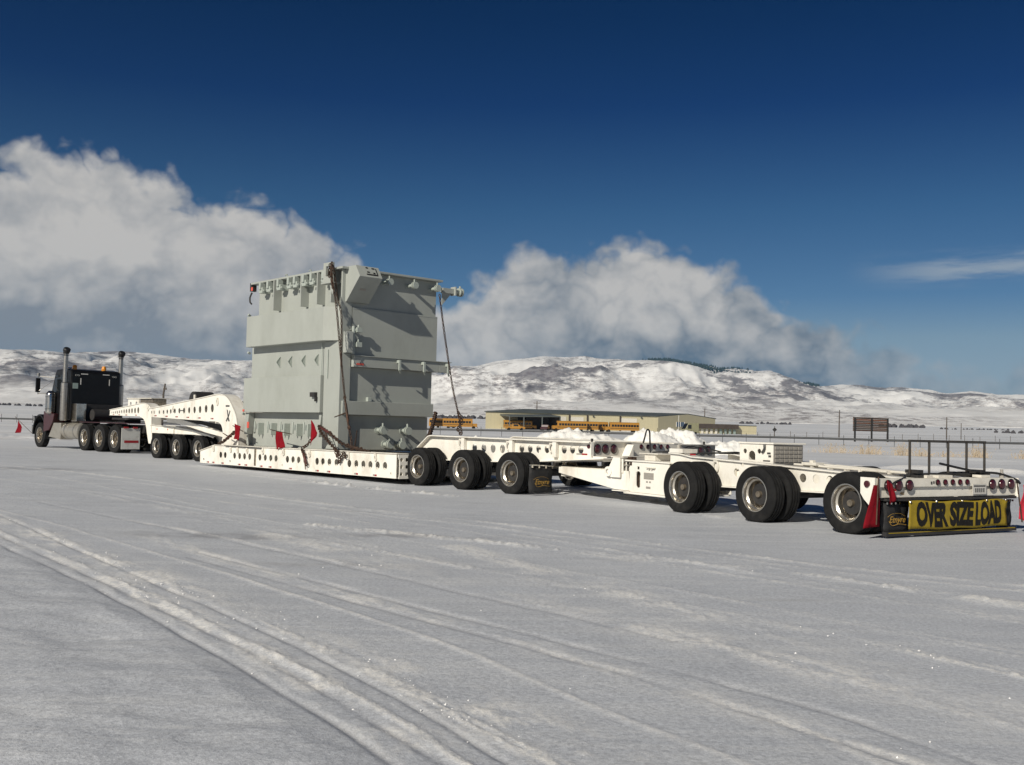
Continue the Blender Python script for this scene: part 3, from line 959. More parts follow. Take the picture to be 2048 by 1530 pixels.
# ================================================================== WHEELS (shared meshes)
def wheel_meshes(tag_, D, W, lip, dish, style):
    """tyre and wheel about the origin; the outer side looks to -t"""
    r = D / 2
    b = W / 2
    tb = MB()
    prof = [(lip - 0.012, -b * 0.72), (lip + 0.015, -b * 0.86), (lip + (r - lip) * 0.45, -b * 1.0), (r - 0.035, -b * 0.93), (r - 0.008, -b * 0.80), (r, -b * 0.70)]
    for g in (-0.42, 0.0, 0.42):
        prof += [(r, b * (g - 0.10)), (r - 0.014, b * (g - 0.08)), (r - 0.014, b * (g + 0.08)), (r, b * (g + 0.10))]
    prof += [(r, b * 0.70), (r - 0.008, b * 0.80), (r - 0.035, b * 0.93), (lip + (r - lip) * 0.45, b * 1.0), (lip + 0.015, b * 0.86), (lip - 0.012, b * 0.72)]
    tb.lathe(prof, (0, 0, 0), 56)
    # the tyre sits flat on the snow and bulges there
    zf = -(r - 0.022)
    tb.v = [(x, y * (1 + 0.07 * max(0.0, min(1.0, (-z - r * 0.55) / (r * 0.4)))), max(z, zf)) for x, y, z in tb.v]
    tyre = tb.mesh('tyre_' + tag_, 'tyre_rubber', smooth=32)
    wb = MB()
    wb.lathe([(lip, -b * 0.80), (lip + 0.004, -b * 0.88), (lip - 0.012, -b * 0.90), (lip - 0.022, -b * 0.80), (lip - 0.030, -b * 0.45), (lip - 0.055, -b * 0.30),
              (lip - 0.062, b * 0.3), (lip - 0.05, b * 0.6), (lip - 0.02, b * 0.85), (lip, b * 0.85), (lip - 0.012, b * 0.5), (lip - 0.012, -b * 0.3)], (0, 0, 0), 48)
    d0 = dish
    disc = circ(0, 0, lip - 0.052, 36)
    hole_r = 0.036 * D / 0.9
    holes = [circ((lip - 0.052) * 0.70 * math.cos(a), (lip - 0.052) * 0.70 * math.sin(a), hole_r, 12) for a in [2 * math.pi * k / 5 + 0.3 for k in range(5)]]
    wb.cur = 1
    wb.sz(disc, d0, d0 + 0.014, holes)
    hr = lip * 0.46
    wb.cur = 1
    if style == 'dish':
        hub = [(0.001, d0 - 0.12), (hr * 0.38, d0 - 0.115), (hr * 0.45, d0 - 0.055), (hr * 0.72, d0 - 0.04), (hr * 0.78, d0 + 0.002), (0.001, d0 + 0.004)]
    else:
        hub = [(0.001, d0 - 0.12), (hr * 0.5, d0 - 0.11), (hr * 0.6, d0 - 0.03), (hr * 0.9, d0 - 0.02), (hr * 0.95, d0 + 0.002), (0.001, d0 + 0.004)]
    wb.lathe(hub, (0, 0, 0), 20, closed=False)
    for k in range(10):
        a = 2 * math.pi * k / 10
        x, z = hr * 1.12 * math.cos(a), hr * 1.12 * math.sin(a)
        wb.tube([(x, d0 + 0.002, z), (x, d0 - 0.035, z)], 0.014 * D / 0.9, 6)
    wheel = wb.mesh('wheel_' + tag_, ['aluminium', 'hub_steel'], smooth=35)
    drum = MB()
    drum.lathe([(0.001, 0.0), (lip * 0.62, 0.0), (lip * 0.62, 0.2), (0.001, 0.2)], (0, 0, 0), 20, closed=False)
    return tyre, wheel, drum.mesh('drum_' + tag_, 'black_steel', smooth=35)
TW = wheel_meshes('trailer', 0.875, 0.255, 0.268, 0.072, 'dish')
DW = wheel_meshes('drive', 1.12, 0.28, 0.345, 0.045, 'dish')
SW = wheel_meshes('steer', 1.12, 0.30, 0.345, -0.075, 'hub')
def axle(thing, s, W, D, wm, dual=True, tw=0.255, gap=0.07, beam=True, spin=None):
    z = D / 2 - 0.012
    tyre, wheel, drum = wm
    ts = [(tw / 2, 0), (W - tw / 2, math.pi)]
    if dual:
        ts += [(tw * 1.5 + gap, math.pi), (W - tw * 1.5 - gap, 0)]
    for t, rz in ts:
        w = place('wheel', wheel, thing, (s, t, z))
        w.rotation_euler = (0, random.uniform(0, 6.28) * (1 if rz == 0 else -1), rz)
        y = bpy.data.objects.new('tyre', tyre)
        COL.objects.link(y)
        y.parent = w
        y.rotation_euler = (0, -w.rotation_euler.y, 0)
    if beam:
        mb = MB()
        mb.tube([(s, tw, z), (s, W - tw, z)], 0.075, 12)
        for t in (tw * 0.9, W - tw * 0.9):
            mb.tube([(s, t - 0.1, z), (s, t + 0.1, z)], D * 0.19, 18)
        mb.box(s - 0.06, s + 0.06, W * 0.25, W * 0.25 + 0.1, z - 0.05, z + 0.30)
        mb.box(s - 0.06, s + 0.06, W * 0.75 - 0.1, W * 0.75, z - 0.05, z + 0.30)
        mb.part('axle', 'black_steel', thing, smooth=35)
def lamp(thing, s, t, z, r, parent=None):
    """round red lamp in a rubber ring, facing astern"""
    mb = MB()
    mb.cur = 1
    V = []
    n = 20
    def disc(r0, s0, r1, s1):
        a = [(s0, t + r0 * math.cos(6.2832 * i / n), z + r0 * math.sin(6.2832 * i / n)) for i in range(n)]
        b = [(s1, t + r1 * math.cos(6.2832 * i / n), z + r1 * math.sin(6.2832 * i / n)) for i in range(n)]
        mb.add(a + b, [(i, (i + 1) % n, n + (i + 1) % n, n + i) for i in range(n)])
        return b
    disc(r * 1.18, s, r * 1.18, s - 0.012)
    disc(r * 1.18, s - 0.012, r, s - 0.014)
    mb.cur = 0
    disc(r, s - 0.012, r * 0.9, s - 0.024)
    b = disc(r * 0.9, s - 0.024, r * 0.3, s - 0.034)
    mb.add(b, [tuple(range(n))])
    return mb.part('tail_lamp', ['lamp_red', 'hose_black'], thing, parent, smooth=40)
def reflector(thing, s, t, z, L=0.17, h=0.045, face='side', parent=None):
    """strip of red and white reflecting tape"""
    mb = MB()
    if face == 'side':
        mb.box(s, s + L * 0.5, t - 0.004, t + 0.002, z, z + h)
        mb.cur = 1
        mb.box(s + L * 0.5 + 0.001, s + L, t - 0.004, t + 0.002, z, z + h)
    else:
        mb.box(s - 0.004, s + 0.002, t, t + L * 0.5, z, z + h)
        mb.cur = 1
        mb.box(s - 0.004, s + 0.002, t + L * 0.5 + 0.001, t + L, z, z + h)
    return mb.part('reflector', ['tape_red', 'tape_grey'], thing, parent)
def d_ring(thing, s, t, z, r=0.075, parent=None):
    mb = MB()
    mb.ring((s, t - 0.02, z - r), r * 0.72, 0.016, 't', 16, 6, 1.5)
    mb.box(s - 0.045, s + 0.045, t - 0.035, t + 0.004, z - 0.012, z + 0.055)
    return mb.part('lashing_ring', 'white_dull', thing, parent, smooth=40)
def flap_text(thing, s, t, z, w, parent):
    me = text_mesh('Etnyre', 0.16, 0.001, 0.001, 0.35)
    me.materials.append(MATS['gold_ink'])
    o = bpy.data.objects.new('lettering', me)
    COL.objects.link(o)
    o.parent = parent
    g = thing.org
    o.rotation_euler = (math.pi / 2, 0, -math.pi / 2)
    k = w / 0.50
    o.scale = (k, k, 1)
    o.location = (s - g[0], -(t - g[1]), z - g[2])
    # swash below the word
    mb = MB()
    P = smooth_poly([(s, t - w * 0.42, z - 0.02), (s, t - w * 0.25, z - 0.10 * k), (s, t + w * 0.1, z - 0.075 * k), (s, t + w * 0.48, z - 0.095 * k)], 5)
    mb.tube(P, 0.004, 5)
    P = smooth_poly([(s, t - w * 0.5, z + 0.05 * k), (s, t - w * 0.25, z + 0.105 * k), (s, t + w * 0.15, z + 0.11 * k), (s, t + w * 0.42, z + 0.06 * k)], 5)
    mb.tube(P, 0.0025, 5)
    mb.part('swash', 'gold_ink', thing, parent)

BO = Fr(4.69144839, 14.36780636, 30.2)
TR = Fr(-0.02920178, 21.26021179, 41.9)
JE = Fr(-10.42687827, 34.17528918, 45.0)
TK = Fr(-15.81716166, 40.91037726, 46.0)

# ================================================================== BOOSTER DOLLY
BW = 2.72
bo = Thing('booster_dolly', 'white three axle booster dolly at the rear of the rig behind the yellow banner', 'dolly', BO, (1.8, BW / 2, 0))
for s in (0, 1.81, 3.62):
    axle(bo, s, BW, 0.875, TW)
def boost_beam(t0, sign):
    mb = MB()
    outer = [(-0.50, 0.50), (0.9, 0.515), (2.0, 0.485), (3.2, 0.465), (4.0, 0.44), (4.66, 0.42), (4.66, 0.965), (4.35, 0.955), (4.03, 0.912), (2.4, 0.868), (0.78, 0.812), (-0.50, 0.775)]
    holes = [circ(2.913, 0.71, 0.068), circ(2.774, 0.838, 0.042, 4), circ(1.432, 0.695, 0.068), circ(1.163, 0.693, 0.068), circ(0.89, 0.69, 0.068), circ(-0.1, 0.64, 0.06), circ(4.1, 0.66, 0.06)]
    a, b = sorted((t0, t0 + sign * 0.016))
    mb.sz(outer, a, b, holes)
    fa, fb = sorted((t0 - sign * 0.05, t0 + sign * 0.17))
    mb.strip([(-0.50, 0.777), (0.78, 0.814), (2.4, 0.870), (4.03, 0.914), (4.35, 0.957), (4.66, 0.967)], fa, fb, 0.022)
    mb.strip([(-0.50, 0.478), (0.9, 0.493), (2.0, 0.463), (3.2, 0.443), (4.0, 0.418), (4.66, 0.398)], fa, fb, 0.020)
    return mb.part('side_beam', 'white_paint', bo, bevel=0.004)
beam = boost_beam(0.66, 1)
boost_beam(BW - 0.66, -1)
d_ring(bo, 3.405, 0.655, 0.87, 0.085, beam)
for s in (-0.2, 0.9, 2.7, 4.4):
    MB().box(s, s + 0.12, 0.676, BW - 0.676, 0.56, 0.74).part('cross_member', 'white_dull', bo)
mb = MB()
mb.box(0.05, 2.1, 0.9, 1.9, 0.802, 0.815)
mb.box(-0.45, 0.0, 0.84, 1.9, 0.786, 0.798)
mb.part('walk_plate', 'tape_grey', bo)
for (s0, s1, t, z, r) in ((0.1, 2.0, 0.98, 0.872, 0.018), (-0.4, 1.9, 1.14, 0.862, 0.022), (0.4, 1.5, 1.4, 0.858, 0.03)):
    mb = MB()
    mb.tube([(s0, t, z - 0.02), (s1, t + 0.08, z + 0.012)], r, 8)
    for q in (0.25, 0.75):
        mb.box(s0 + (s1 - s0) * q, s0 + (s1 - s0) * q + 0.04, t - 0.02, t + 0.1, 0.81, z)
    mb.part('air_pipe', 'white_dull', bo, smooth=40)
mb = MB()
mb.box(1.45, 1.75, 0.96, 1.14, 0.885, 0.93)
mb.box(1.55, 1.62, 1.0, 1.06, 0.93, 0.965)
mb.part('valve_block', 'white_dull', bo)
# hinge housing in front, with its slotted side plate
mb = MB()
slot = rrect(5.46, 5.60, 0.29, 0.60, 0.06)
slot2 = [(5.50, 0.635), (5.57, 0.635), (5.57, 0.69), (5.50, 0.69)]
mb.sz([(4.62, 0.20), (5.80, 0.20), (5.80, 0.775), (4.62, 0.775)], 0.60, 0.625, [slot, slot2])
mb.box(4.64, 5.78, 0.72, 0.745, 0.20, 0.77)
mb.box(5.72, 5.80, 0.627, 2.09, 0.22, 0.765)
mb.sz([(4.62, 0.20), (5.80, 0.20), (5.80, 0.775), (4.62, 0.775)], 2.095, 2.12)
hin = mb.part('hinge_housing', 'white_paint', bo, bevel=0.004)
mb = MB()
mb.box(4.58, 5.92, 0.57, 2.15, 0.779, 0.806)
mb.part('hinge_cover', 'white_paint', bo, hin, bevel=0.004)
mb = MB()
mb.box(4.70, 5.95, 0.57, 2.16, 0.160, 0.196)
mb.part('hinge_foot', 'white_paint', bo, hin, bevel=0.004)
MB().box(5.06, 5.35, 0.592, 0.598, 0.465, 0.585).part('data_plate', 'tape_grey', bo, hin)
for a, b, c, d in ((5.14, 5.19, 0.40, 0.43), (5.23, 5.28, 0.40, 0.43), (5.15, 5.28, 0.29, 0.33)):
    MB().box(a, b, 0.594, 0.598, c, d).part('sticker', 'tape_grey', bo, hin)
mb = MB()
mb.box(5.0, 5.25, 0.545, 0.598, 0.675, 0.69)
mb.box(5.09, 5.11, 0.56, 0.597, 0.645, 0.676)
mb.box(5.17, 5.19, 0.56, 0.597, 0.645, 0.676)
mb.part('door_handle', 'white_dull', bo, hin)
mb = MB()
mb.box(5.18, 5.50, 0.72, 1.3, 0.81, 0.93)
mb.box(5.05, 5.62, 0.68, 1.36, 0.93, 0.95)
mb.part('valve_box', 'white_dull', bo, hin, bevel=0.004)
mb = MB()
mb.box(5.62, 5.65, 0.66, 0.70, 0.21, 0.77)
mb.tube([(5.86, 0.70, 0.24), (5.86, 0.70, 0.86)], 0.03, 10)
mb.box(5.80, 5.92, 0.64, 0.76, 0.80, 0.86)
mb.part('hinge_pin', 'chain_rust', bo, hin, smooth=40)
# white drawer block at the front end of the beam
mb = MB()
mb.box(4.25, 4.62, 0.60, 0.95, 0.985, 1.06)
mb.part('drawer', 'white_paint', bo, bevel=0.005)
reflector(bo, 3.9, 0.61, 0.955, 0.30, 0.028)
# rear crossbeam with the lamps
mb = MB()
mb.box(-0.66, -0.52, -0.18, 2.86, 0.545, 0.80)
mb.box(-0.70, -0.66, -0.14, 2.80, 0.688, 0.800)
rb = mb.part('rear_beam', 'white_dull', bo, bevel=0.006)
mb = MB()
mb.sz([(-0.68, 0.815), (-0.44, 0.815), (-0.44, 0.60), (-0.50, 0.52), (-0.68, 0.36)], -0.205, -0.187)
mb.part('end_plate', 'white_paint', bo, rb)
mb = MB()
mb.sz([(-0.70, 0.80), (-0.50, 0.80), (-0.50, 0.60), (-0.56, 0.52), (-0.70, 0.52)], 2.865, 2.885)
mb.part('end_plate', 'white_paint', bo, rb)
for t in (0.027, 0.233, 0.451, 2.247, 2.463, 2.685):
    lamp(bo, -0.702 if t > 0 else -0.662, t, 0.712, 0.066, rb)
for k in range(5):
    lamp(bo, -0.702, 1.039 + 0.16 * k, 0.748, 0.036, rb)
mb = MB()
mb.tube([(-0.56, -0.206, 0.728), (-0.56, -0.228, 0.728)], 0.045, 16)
mb.part('side_marker', 'lamp_red', bo, rb, smooth=40)
mb = MB()
mb.box(-0.712, -0.703, 1.80, 2.10, 0.575, 0.72)
mb.cur = 1
mb.box(-0.714, -0.7125, 1.82, 2.08, 0.68, 0.70)
for k in range(5):
    mb.box(-0.714, -0.7125, 1.85 + 0.045 * k, 1.875 + 0.045 * k, 0.60, 0.66)
mb.part('licence_plate', ['placard', 'ink_dark'], bo, rb)
me = text_mesh('483', 0.055, 0.001, 0.0)
me.materials.append(MATS['gold_ink'])
lo = place('lettering', me, bo, (-0.664, 0.36, 0.60), rb)
lo.rotation_euler = (math.pi / 2, 0, -math.pi / 2)
mb = MB()
mb.box(-0.705, -0.70, 0.9, 0.93, 0.72, 0.76)
mb.box(-0.705, -0.70, 0.95, 0.975, 0.73, 0.765)
mb.part('decal', 'ink_dark', bo, rb)
reflector(bo, -0.702, 0.10, 0.635, 0.18, 0.035, 'end', rb)
mb = MB()
mb.box(-0.69, -0.58, 0.03, 2.84, 0.50, 0.535)
mb.part('banner_rail', 'black_steel', bo)
# mud flaps
def flap(t0, t1, z0, z1, s, thing, text=True, th=0.012):
    mb = MB()
    V, F = [], []
    n = 6
    for i in range(n + 1):
        for j in range(5):
            z = z1 + (z0 - z1) * i / n
            bow = 0.02 * math.sin(j / 4 * math.pi) * (i / n) + 0.012 * math.sin(i * 1.3 + t0)
            V.append((s - bow, t0 + (t1 - t0) * j / 4, z))
    for i in range(n):
        for j in range(4):
            F.append((i * 5 + j, i * 5 + j + 1, (i + 1) * 5 + j + 1, (i + 1) * 5 + j))
    mb.add(V, F)
    o = mb.part('mud_flap', 'flap_black', thing, smooth=60)
    so = o.modifiers.new('thick', 'SOLIDIFY')
    so.thickness = th
    if text:
        flap_text(thing, s - 0.035, (t0 + t1) / 2, z0 + (z1 - z0) * 0.40, (t1 - t0) * 0.72, o)
    return o
fl = flap(0.03, 0.56, 0.085, 0.48, -0.60, bo)
flap(2.52, 2.84, 0.085, 0.48, -0.60, bo, False)
for t0 in (0.05, 2.54):
    for k in range(4):
        mb = MB()
        mb.tube([(-0.615, t0 + 0.05 + 0.085 * k, 0.465), (-0.632, t0 + 0.05 + 0.085 * k, 0.465)], 0.016, 10)
        mb.part('flap_bolt', 'chrome', bo, smooth=40)
mb = MB()
mb.box(-0.69, -0.62, 0.02, 2.84, 0.028, 0.085)
mb.cur = 1
mb.box(-0.694, -0.691, 0.06, 2.80, 0.066, 0.078)
mb.part('lower_bar', ['black_steel', 'banner_yellow'], bo)

# steel rack, tool box, banner, flags and hoses carried by the booster
rk = Thing('steel_rack', 'dark steel ladder rack standing upright on the booster behind the banner', 'rack', BO, (-0.4, 1.67, 0.83))
mb = MB()
for k in range(5):
    t = 0.838 + (2.50 - 0.838) * k / 4
    o = MB().box(-0.415, -0.385, t - 0.012, t + 0.012, 0.83, 1.305).part('post', 'rack_steel', rk, bevel=0.004)
MB().box(-0.418, -0.382, 0.82, 2.52, 1.306, 1.332).part('top_rail', 'rack_steel', rk, bevel=0.004)
MB().box(-0.43, -0.37, 0.80, 2.60, 0.82, 0.862).part('bottom_rail', 'black_steel', rk, bevel=0.004)
for t in (0.92, 2.30):
    m2 = MB()
    m2.box(-0.52, -0.30, t - 0.055, t + 0.055, 0.862, 0.91)
    m2.box(-0.55, -0.25, t - 0.09, t + 0.09, 0.80, 0.84)
    m2.part('clamp', 'black_steel', rk)
tb = Thing('tool_box', 'white steel tool box with round holes and louvred end on the booster deck', 'tool box', BO, (2.69, 1.25, 0.87))
holes = [circ(2.973, 1.067, 0.042), circ(2.637, 1.073, 0.042), [(2.885, 0.93), (2.885, 1.0)] + [(2.807 + 0.078 * math.cos(R(a)), 1.0 + 0.078 * math.sin(R(a))) for a in range(0, 181, 20)][0:] + [(2.729, 0.93)]]
hz = [(2.885, 0.925)] + [(2.807 + 0.078 * math.cos(R(a)), 1.0 + 0.078 * math.sin(R(a))) for a in range(0, 181, 15)] + [(2.729, 0.925)]
mb = MB()
mb.sz([(2.316, 0.875), (3.10, 0.885), (3.10, 1.19), (2.316, 1.19)], 0.90, 0.915, [holes[0], holes[1], hz])
mb.box(2.33, 3.09, 1.575, 1.59, 0.88, 1.185)
mb.box(3.085, 3.098, 0.915, 1.575, 0.88, 1.185)
mb.box(2.34, 3.08, 0.916, 1.574, 0.876, 0.885)
mb.part('box_shell', 'white_paint', tb)
MB().box(2.29, 3.12, 0.875, 1.62, 1.194, 1.222).part('lid', 'white_paint', tb, bevel=0.006)
mb = MB()
mb.box(2.318, 2.33, 0.918, 1.574, 0.885, 1.188)
pan = mb.part('end_panel', 'tape_grey', tb)
for r_ in range(4):
    for c_ in range(6):
        t0 = 0.94 + c_ * 0.104
        z0 = 0.905 + r_ * 0.068
        MB().box(2.306, 2.3175, t0, t0 + 0.085, z0, z0 + 0.05).part('louvre', 'tape_grey', tb, pan, bevel=0.003)
mb = MB()
mb.tube(smooth_poly([(2.50, 0.885, 1.19), (2.49, 0.87, 1.12), (2.52, 0.868, 1.07), (2.55, 0.88, 1.06)], 4), 0.02, 6)
mb.box(2.37, 2.45, 0.894, 0.899, 1.03, 1.06)
mb.box(2.36, 2.42, 0.894, 0.899, 0.98, 1.015)
mb.box(2.38, 2.54, 0.894, 0.899, 0.91, 0.93)
mb.part('latch', 'ink_dark', tb)

def banner():
    th = Thing('oversize_load_banner', 'yellow OVERSIZE LOAD banner stretched under the tail lamps of the booster', 'banner', BO, (-0.72, 1.55, 0.10))
    def wav(t, z):
        q = (t - 0.44) / 2.2
        s = -0.715 + 0.010 * math.sin(q * 21 + 1.0) * (1 - abs(2 * (z - 0.3) / 0.4)) + 0.008 * math.sin(q * 9 + z * 14)
        dz = -0.016 * math.sin(q * math.pi) + 0.007 * math.sin(q * 17)
        if q > 0.93 and z > 0.4:
            s -= (q - 0.93) * 0.4
            dz += -0.02
        return s, dz
    mb = MB()
    nt_, nz_ = 46, 8
    V, F = [], []
    for i in range(nz_ + 1):
        for j in range(nt_ + 1):
            t = 0.435 + 2.13 * j / nt_
            z = 0.118 + 0.385 * i / nz_
            s, dz = wav(t, z)
            V.append((s, t, z + dz))
    for i in range(nz_):
        for j in range(nt_):
            F.append((i * (nt_ + 1) + j, i * (nt_ + 1) + j + 1, (i + 1) * (nt_ + 1) + j + 1, (i + 1) * (nt_ + 1) + j))
    mb.add(V, F)
    cl = mb.part('cloth', 'banner_yellow', th, smooth=60)
    so = cl.modifiers.new('thick', 'SOLIDIFY')
    so.thickness = 0.004
    def word(txt, t0, t1, z0, z1):
        me = text_mesh(txt, 1.0, 0.0, 0.055, 0.0, 0.98)
        bm = bmesh.new()
        bm.from_mesh(me)
        bmesh.ops.subdivide_edges(bm, edges=[e for e in bm.edges if e.calc_length() > 0.12], cuts=3, use_grid_fill=False)
        bmesh.ops.triangulate(bm, faces=bm.faces)
        xs = [v.co.x for v in bm.verts]
        ys = [v.co.y for v in bm.verts]
        for v in bm.verts:
            t = t0 + (v.co.x - min(xs)) / (max(xs) - min(xs)) * (t1 - t0)
            z = z0 + (v.co.y - min(ys)) / (max(ys) - min(ys)) * (z1 - z0)
            s, dz = wav(t, z)
            v.co = (s - 0.010 - th.org[0], -(t - th.org[1]), z + dz - th.org[2])
        bm.to_mesh(me)
        bm.free()
        me.materials.clear()
        me.materials.append(MATS['banner_ink'])
        o = bpy.data.objects.new('lettering', me)
        COL.objects.link(o)
        o.parent = cl
    word('OVER', 0.575, 1.245, 0.145, 0.490)
    word('SIZE', 1.285, 1.80, 0.145, 0.490)
    word('LOAD', 1.85, 2.44, 0.145, 0.490)
    mb = MB()
    for t in (0.46, 1.0, 1.55, 2.1, 2.54):
        mb.ring((-0.725, t, 0.485), 0.014, 0.005, 's', 10, 5)
        mb.tube([(-0.725, t, 0.487), (-0.66, t, 0.53)], 0.004, 5)
    mb.part('grommet', 'chrome', th)
banner()
def flag(name, label, pts, nrm_, mat_, frame, stick=None, fold=0.03, group=None, seed=0):
    """cloth hung between four (s, t, z) corners: top left, top right, bottom right, bottom left"""
    a, b, c, d = [Vector(p) for p in pts]
    org = tuple((a + b + c + d) / 4)
    th = Thing(name, label, 'flag', frame, org, group)
    n = 10
    V, F = [], []
    nn = Vector(nrm_)
    for i in range(n + 1):
        for j in range(n + 1):
            u, w = j / n, i / n
            p = (a * (1 - u) + b * u) * (1 - w) + (d * (1 - u) + c * u) * w
            p = p + nn * fold * (math.sin(u * 8.5 + w * 2.2 + seed) * (0.25 + w) + 0.4 * math.sin(w * 7 + seed * 2))
            V.append(p)
    for i in range(n):
        for j in range(n):
            F.append((i * (n + 1) + j, i * (n + 1) + j + 1, (i + 1) * (n + 1) + j + 1, (i + 1) * (n + 1) + j))
    mb = MB()
    mb.add(V, F)
    o = mb.part('cloth', mat_, th, smooth=70)
    so = o.modifiers.new('thick', 'SOLIDIFY')
    so.thickness = 0.004
    if stick:
        MB().tube(stick, 0.011, 7).part('staff', 'chain_rust', th, smooth=40)
    return th
flag('safety_flag', 'red flag with shade in its colour hanging at the left end of the booster tail beside the last wheel',
     [(-0.70, -0.24, 0.72), (-0.71, -0.15, 0.72), (-0.70, -0.14, 0.17), (-0.66, -0.40, 0.15)], (0.3, -0.3, 0), 'flag_shaded', BO, [(-0.72, -0.18, 0.83), (-0.74, -0.24, 0.20)], 0.022, seed=1)
flag('safety_flag', 'small red flag scrap draped over the left tail lamp of the booster',
     [(-0.76, -0.06, 0.79), (-0.77, 0.03, 0.73), (-0.77, 0.13, 0.53), (-0.77, -0.02, 0.46)], (1, 0, 0), 'flag_shaded', BO, None, 0.012, seed=3)
flag('safety_flag', 'sunlit red flag blowing past the right end of the booster tail',
     [(-0.74, 2.90, 0.70), (-0.9, 3.42, 0.92), (-0.95, 3.30, 0.02), (-0.74, 2.86, 0.20)], (1, 0, 0.1), 'flag_sunlit', BO, [(-0.68, 2.86, 0.78), (-0.74, 2.90, 0.15)], 0.045, seed=5)
def hose(label, pts, r, frame, mat_='hose_black', name='air_hose', cat='hose'):
    P = smooth_poly(pts, 6)
    org = tuple(P[0])
    th_mb = MB().tube(P, r, 8)
    o = bpy.data.objects.new(name, th_mb.mesh(name, mat_, org, 50))
    COL.objects.link(o)
    o.location = frame.w(*org)
    o.rotation_euler = (0, 0, frame.rz)
    tag(o, label, cat)
    return o
hose('black hose lying along the top of the booster tail at its right end', [(-0.45, 1.42, 1.00), (-0.44, 1.9, 0.93), (-0.5, 2.25, 0.88), (-0.6, 2.55, 0.86), (-0.7, 2.8, 0.78), (-0.72, 2.88, 0.72)], 0.017, BO)
hose('black hose dropping over the left tail lamps of the booster', [(-0.35, 0.75, 0.84), (-0.6, 0.50, 0.82), (-0.715, 0.25, 0.79), (-0.72, 0.12, 0.75), (-0.72, 0.07, 0.70)], 0.011, BO)
mb = MB()
mb.tube([(-0.60, 2.62, 0.80), (-0.60, 2.62, 0.87)], 0.035, 12)
mb.tube([(-0.60, 2.62, 0.87), (-0.60, 2.62, 0.92)], 0.022, 12)
mb.part('strobe', 'tape_grey', bo, smooth=40)
for t, w in ((0.95, 0.12), (1.2, 0.3), (2.15, 0.2)):
    MB().box(-0.60, -0.45, t, t + w, 0.802, 0.84).part('tail_bracket', 'white_dull', bo)

# ================================================================== LOWBOY TRAILER
TWD = 3.95                                     # over the tyres
tr = Thing('lowboy_trailer', 'long white perforated lowboy trailer carrying the grey transformer', 'trailer', TR, (8.0, TWD / 2, 0))
for s in (0, 1.59, 3.18):
    axle(tr, s, TWD, 0.875, TW)
# --- deck: two perforated box beams with a floor between them
DECK_HOLES = [12.505, 12.219, 11.631, 11.32, 11.022, 10.716, 10.122, 9.815, 9.507, 9.216, 8.605, 8.31, 8.019, 7.698, 7.1, 6.816, 6.51, 6.183, 5.596, 5.286, 4.981, 4.68, 4.376, 4.073]
def deck_z(s, k):
    return (0.128, 0.695)[k] - (s - 3.55) * (0.0046, 0.0062)[k]
def deck_beam(t0, near):
    sg = 1 if near else -1
    outer = [(3.62, deck_z(3.62, 0)), (13.87, deck_z(13.87, 0)), (13.88, 0.43), (12.9, deck_z(12.9, 1)), (3.62, deck_z(3.62, 1))]
    holes = [circ(s, 0.405 - (s - 4) * 0.0045, 0.087, 20, 0.092) for s in DECK_HOLES] + [circ(s, 0.235 - (s - 4) * 0.004, 0.036, 12) for s in (3.82, 8.86, 11.9, 13.62)]
    mb = MB()
    a, b = sorted((t0, t0 + sg * 0.014))
    mb.sz(outer, a, b, holes)
    mb.sz(outer, *sorted((t0 + sg * 0.256, t0 + sg * 0.27)))
    a, b = sorted((t0 + sg * 0.015, t0 + sg * 0.255))
    mb.strip([(3.62, deck_z(3.62, 0) + 0.003), (13.87, deck_z(13.87, 0) + 0.003)], a, b, 0.014)
    o = mb.part('deck_beam', 'white_paint', tr)
    mb = MB()
    a, b = sorted((t0 - sg * 0.035, t0 + sg * 0.30))
    mb.strip([(3.56, deck_z(3.56, 1) + 0.002), (12.88, deck_z(12.88, 1) + 0.002), (13.90, 0.434)], a, b, 0.016)
    mb.part('beam_flange', 'white_dull', tr, o)
    if near:
        # end plate with two rows of three holes
        mb = MB()
        pl = [(t0 + 0.02, 0.125), (t0 + 0.285, 0.125), (t0 + 0.285, 0.685), (t0 - 0.01, 0.685), (t0 - 0.012, 0.63), (t0 + 0.035, 0.55), (t0 + 0.035, 0.25)]
        mb.tz(pl, 3.53, 3.555, [circ(t0 + 0.085 + 0.145 * i, 0.235 + 0.165 * j, 0.046, 16) for i in (0, 1) for j in range(3)])
        mb.part('end_plate', 'white_paint', tr, o, label='end plate of the deck beam with six round holes')
        mb = MB()
        mb.box(9.95, 12.2, t0 - 0.055, t0 - 0.037, deck_z(11, 1) - 0.022, deck_z(11, 1) + 0.004)
        mb.part('rub_rail', 'black_steel', tr, o)
        for s in (12.95, 11.85, 11.42, 10.85, 9.93, 8.8, 7.45, 5.62, 4.45):
            d_ring(tr, s, t0 - 0.004, deck_z(s, 1) - 0.06, 0.055, o)
        for s in (13.25, 12.9, 12.3, 11.25, 10.85, 9.95, 9.45, 8.35, 7.0, 6.45, 5.2, 4.4):
            reflector(tr, s, t0, deck_z(s, 0) + 0.018, 0.16, 0.042, 'side', o)
        mb = MB()
        mb.box(10.34, 10.42, t0 - 0.02, t0 - 0.002, 0.14, 0.60)
        mb.part('stanchion', 'hub_steel', tr, o)
    return o
DB0 = -0.25
deck = deck_beam(DB0, True)
deck_beam(TWD + 0.25, False)
for s in [3.62 + 0.93 * k for k in range(11)]:
    MB().box(s, s + 0.14, DB0 + 0.272, TWD + 0.25 - 0.272, 0.16, 0.45).part('cross_member', 'white_dull', tr)
mb = MB()
for k in range(5):
    pass
mb.box(3.60, 12.85, DB0 + 0.31, TWD + 0.25 - 0.31, 0.56, 0.61)
mb.part('deck_floor', 'hub_steel', tr)

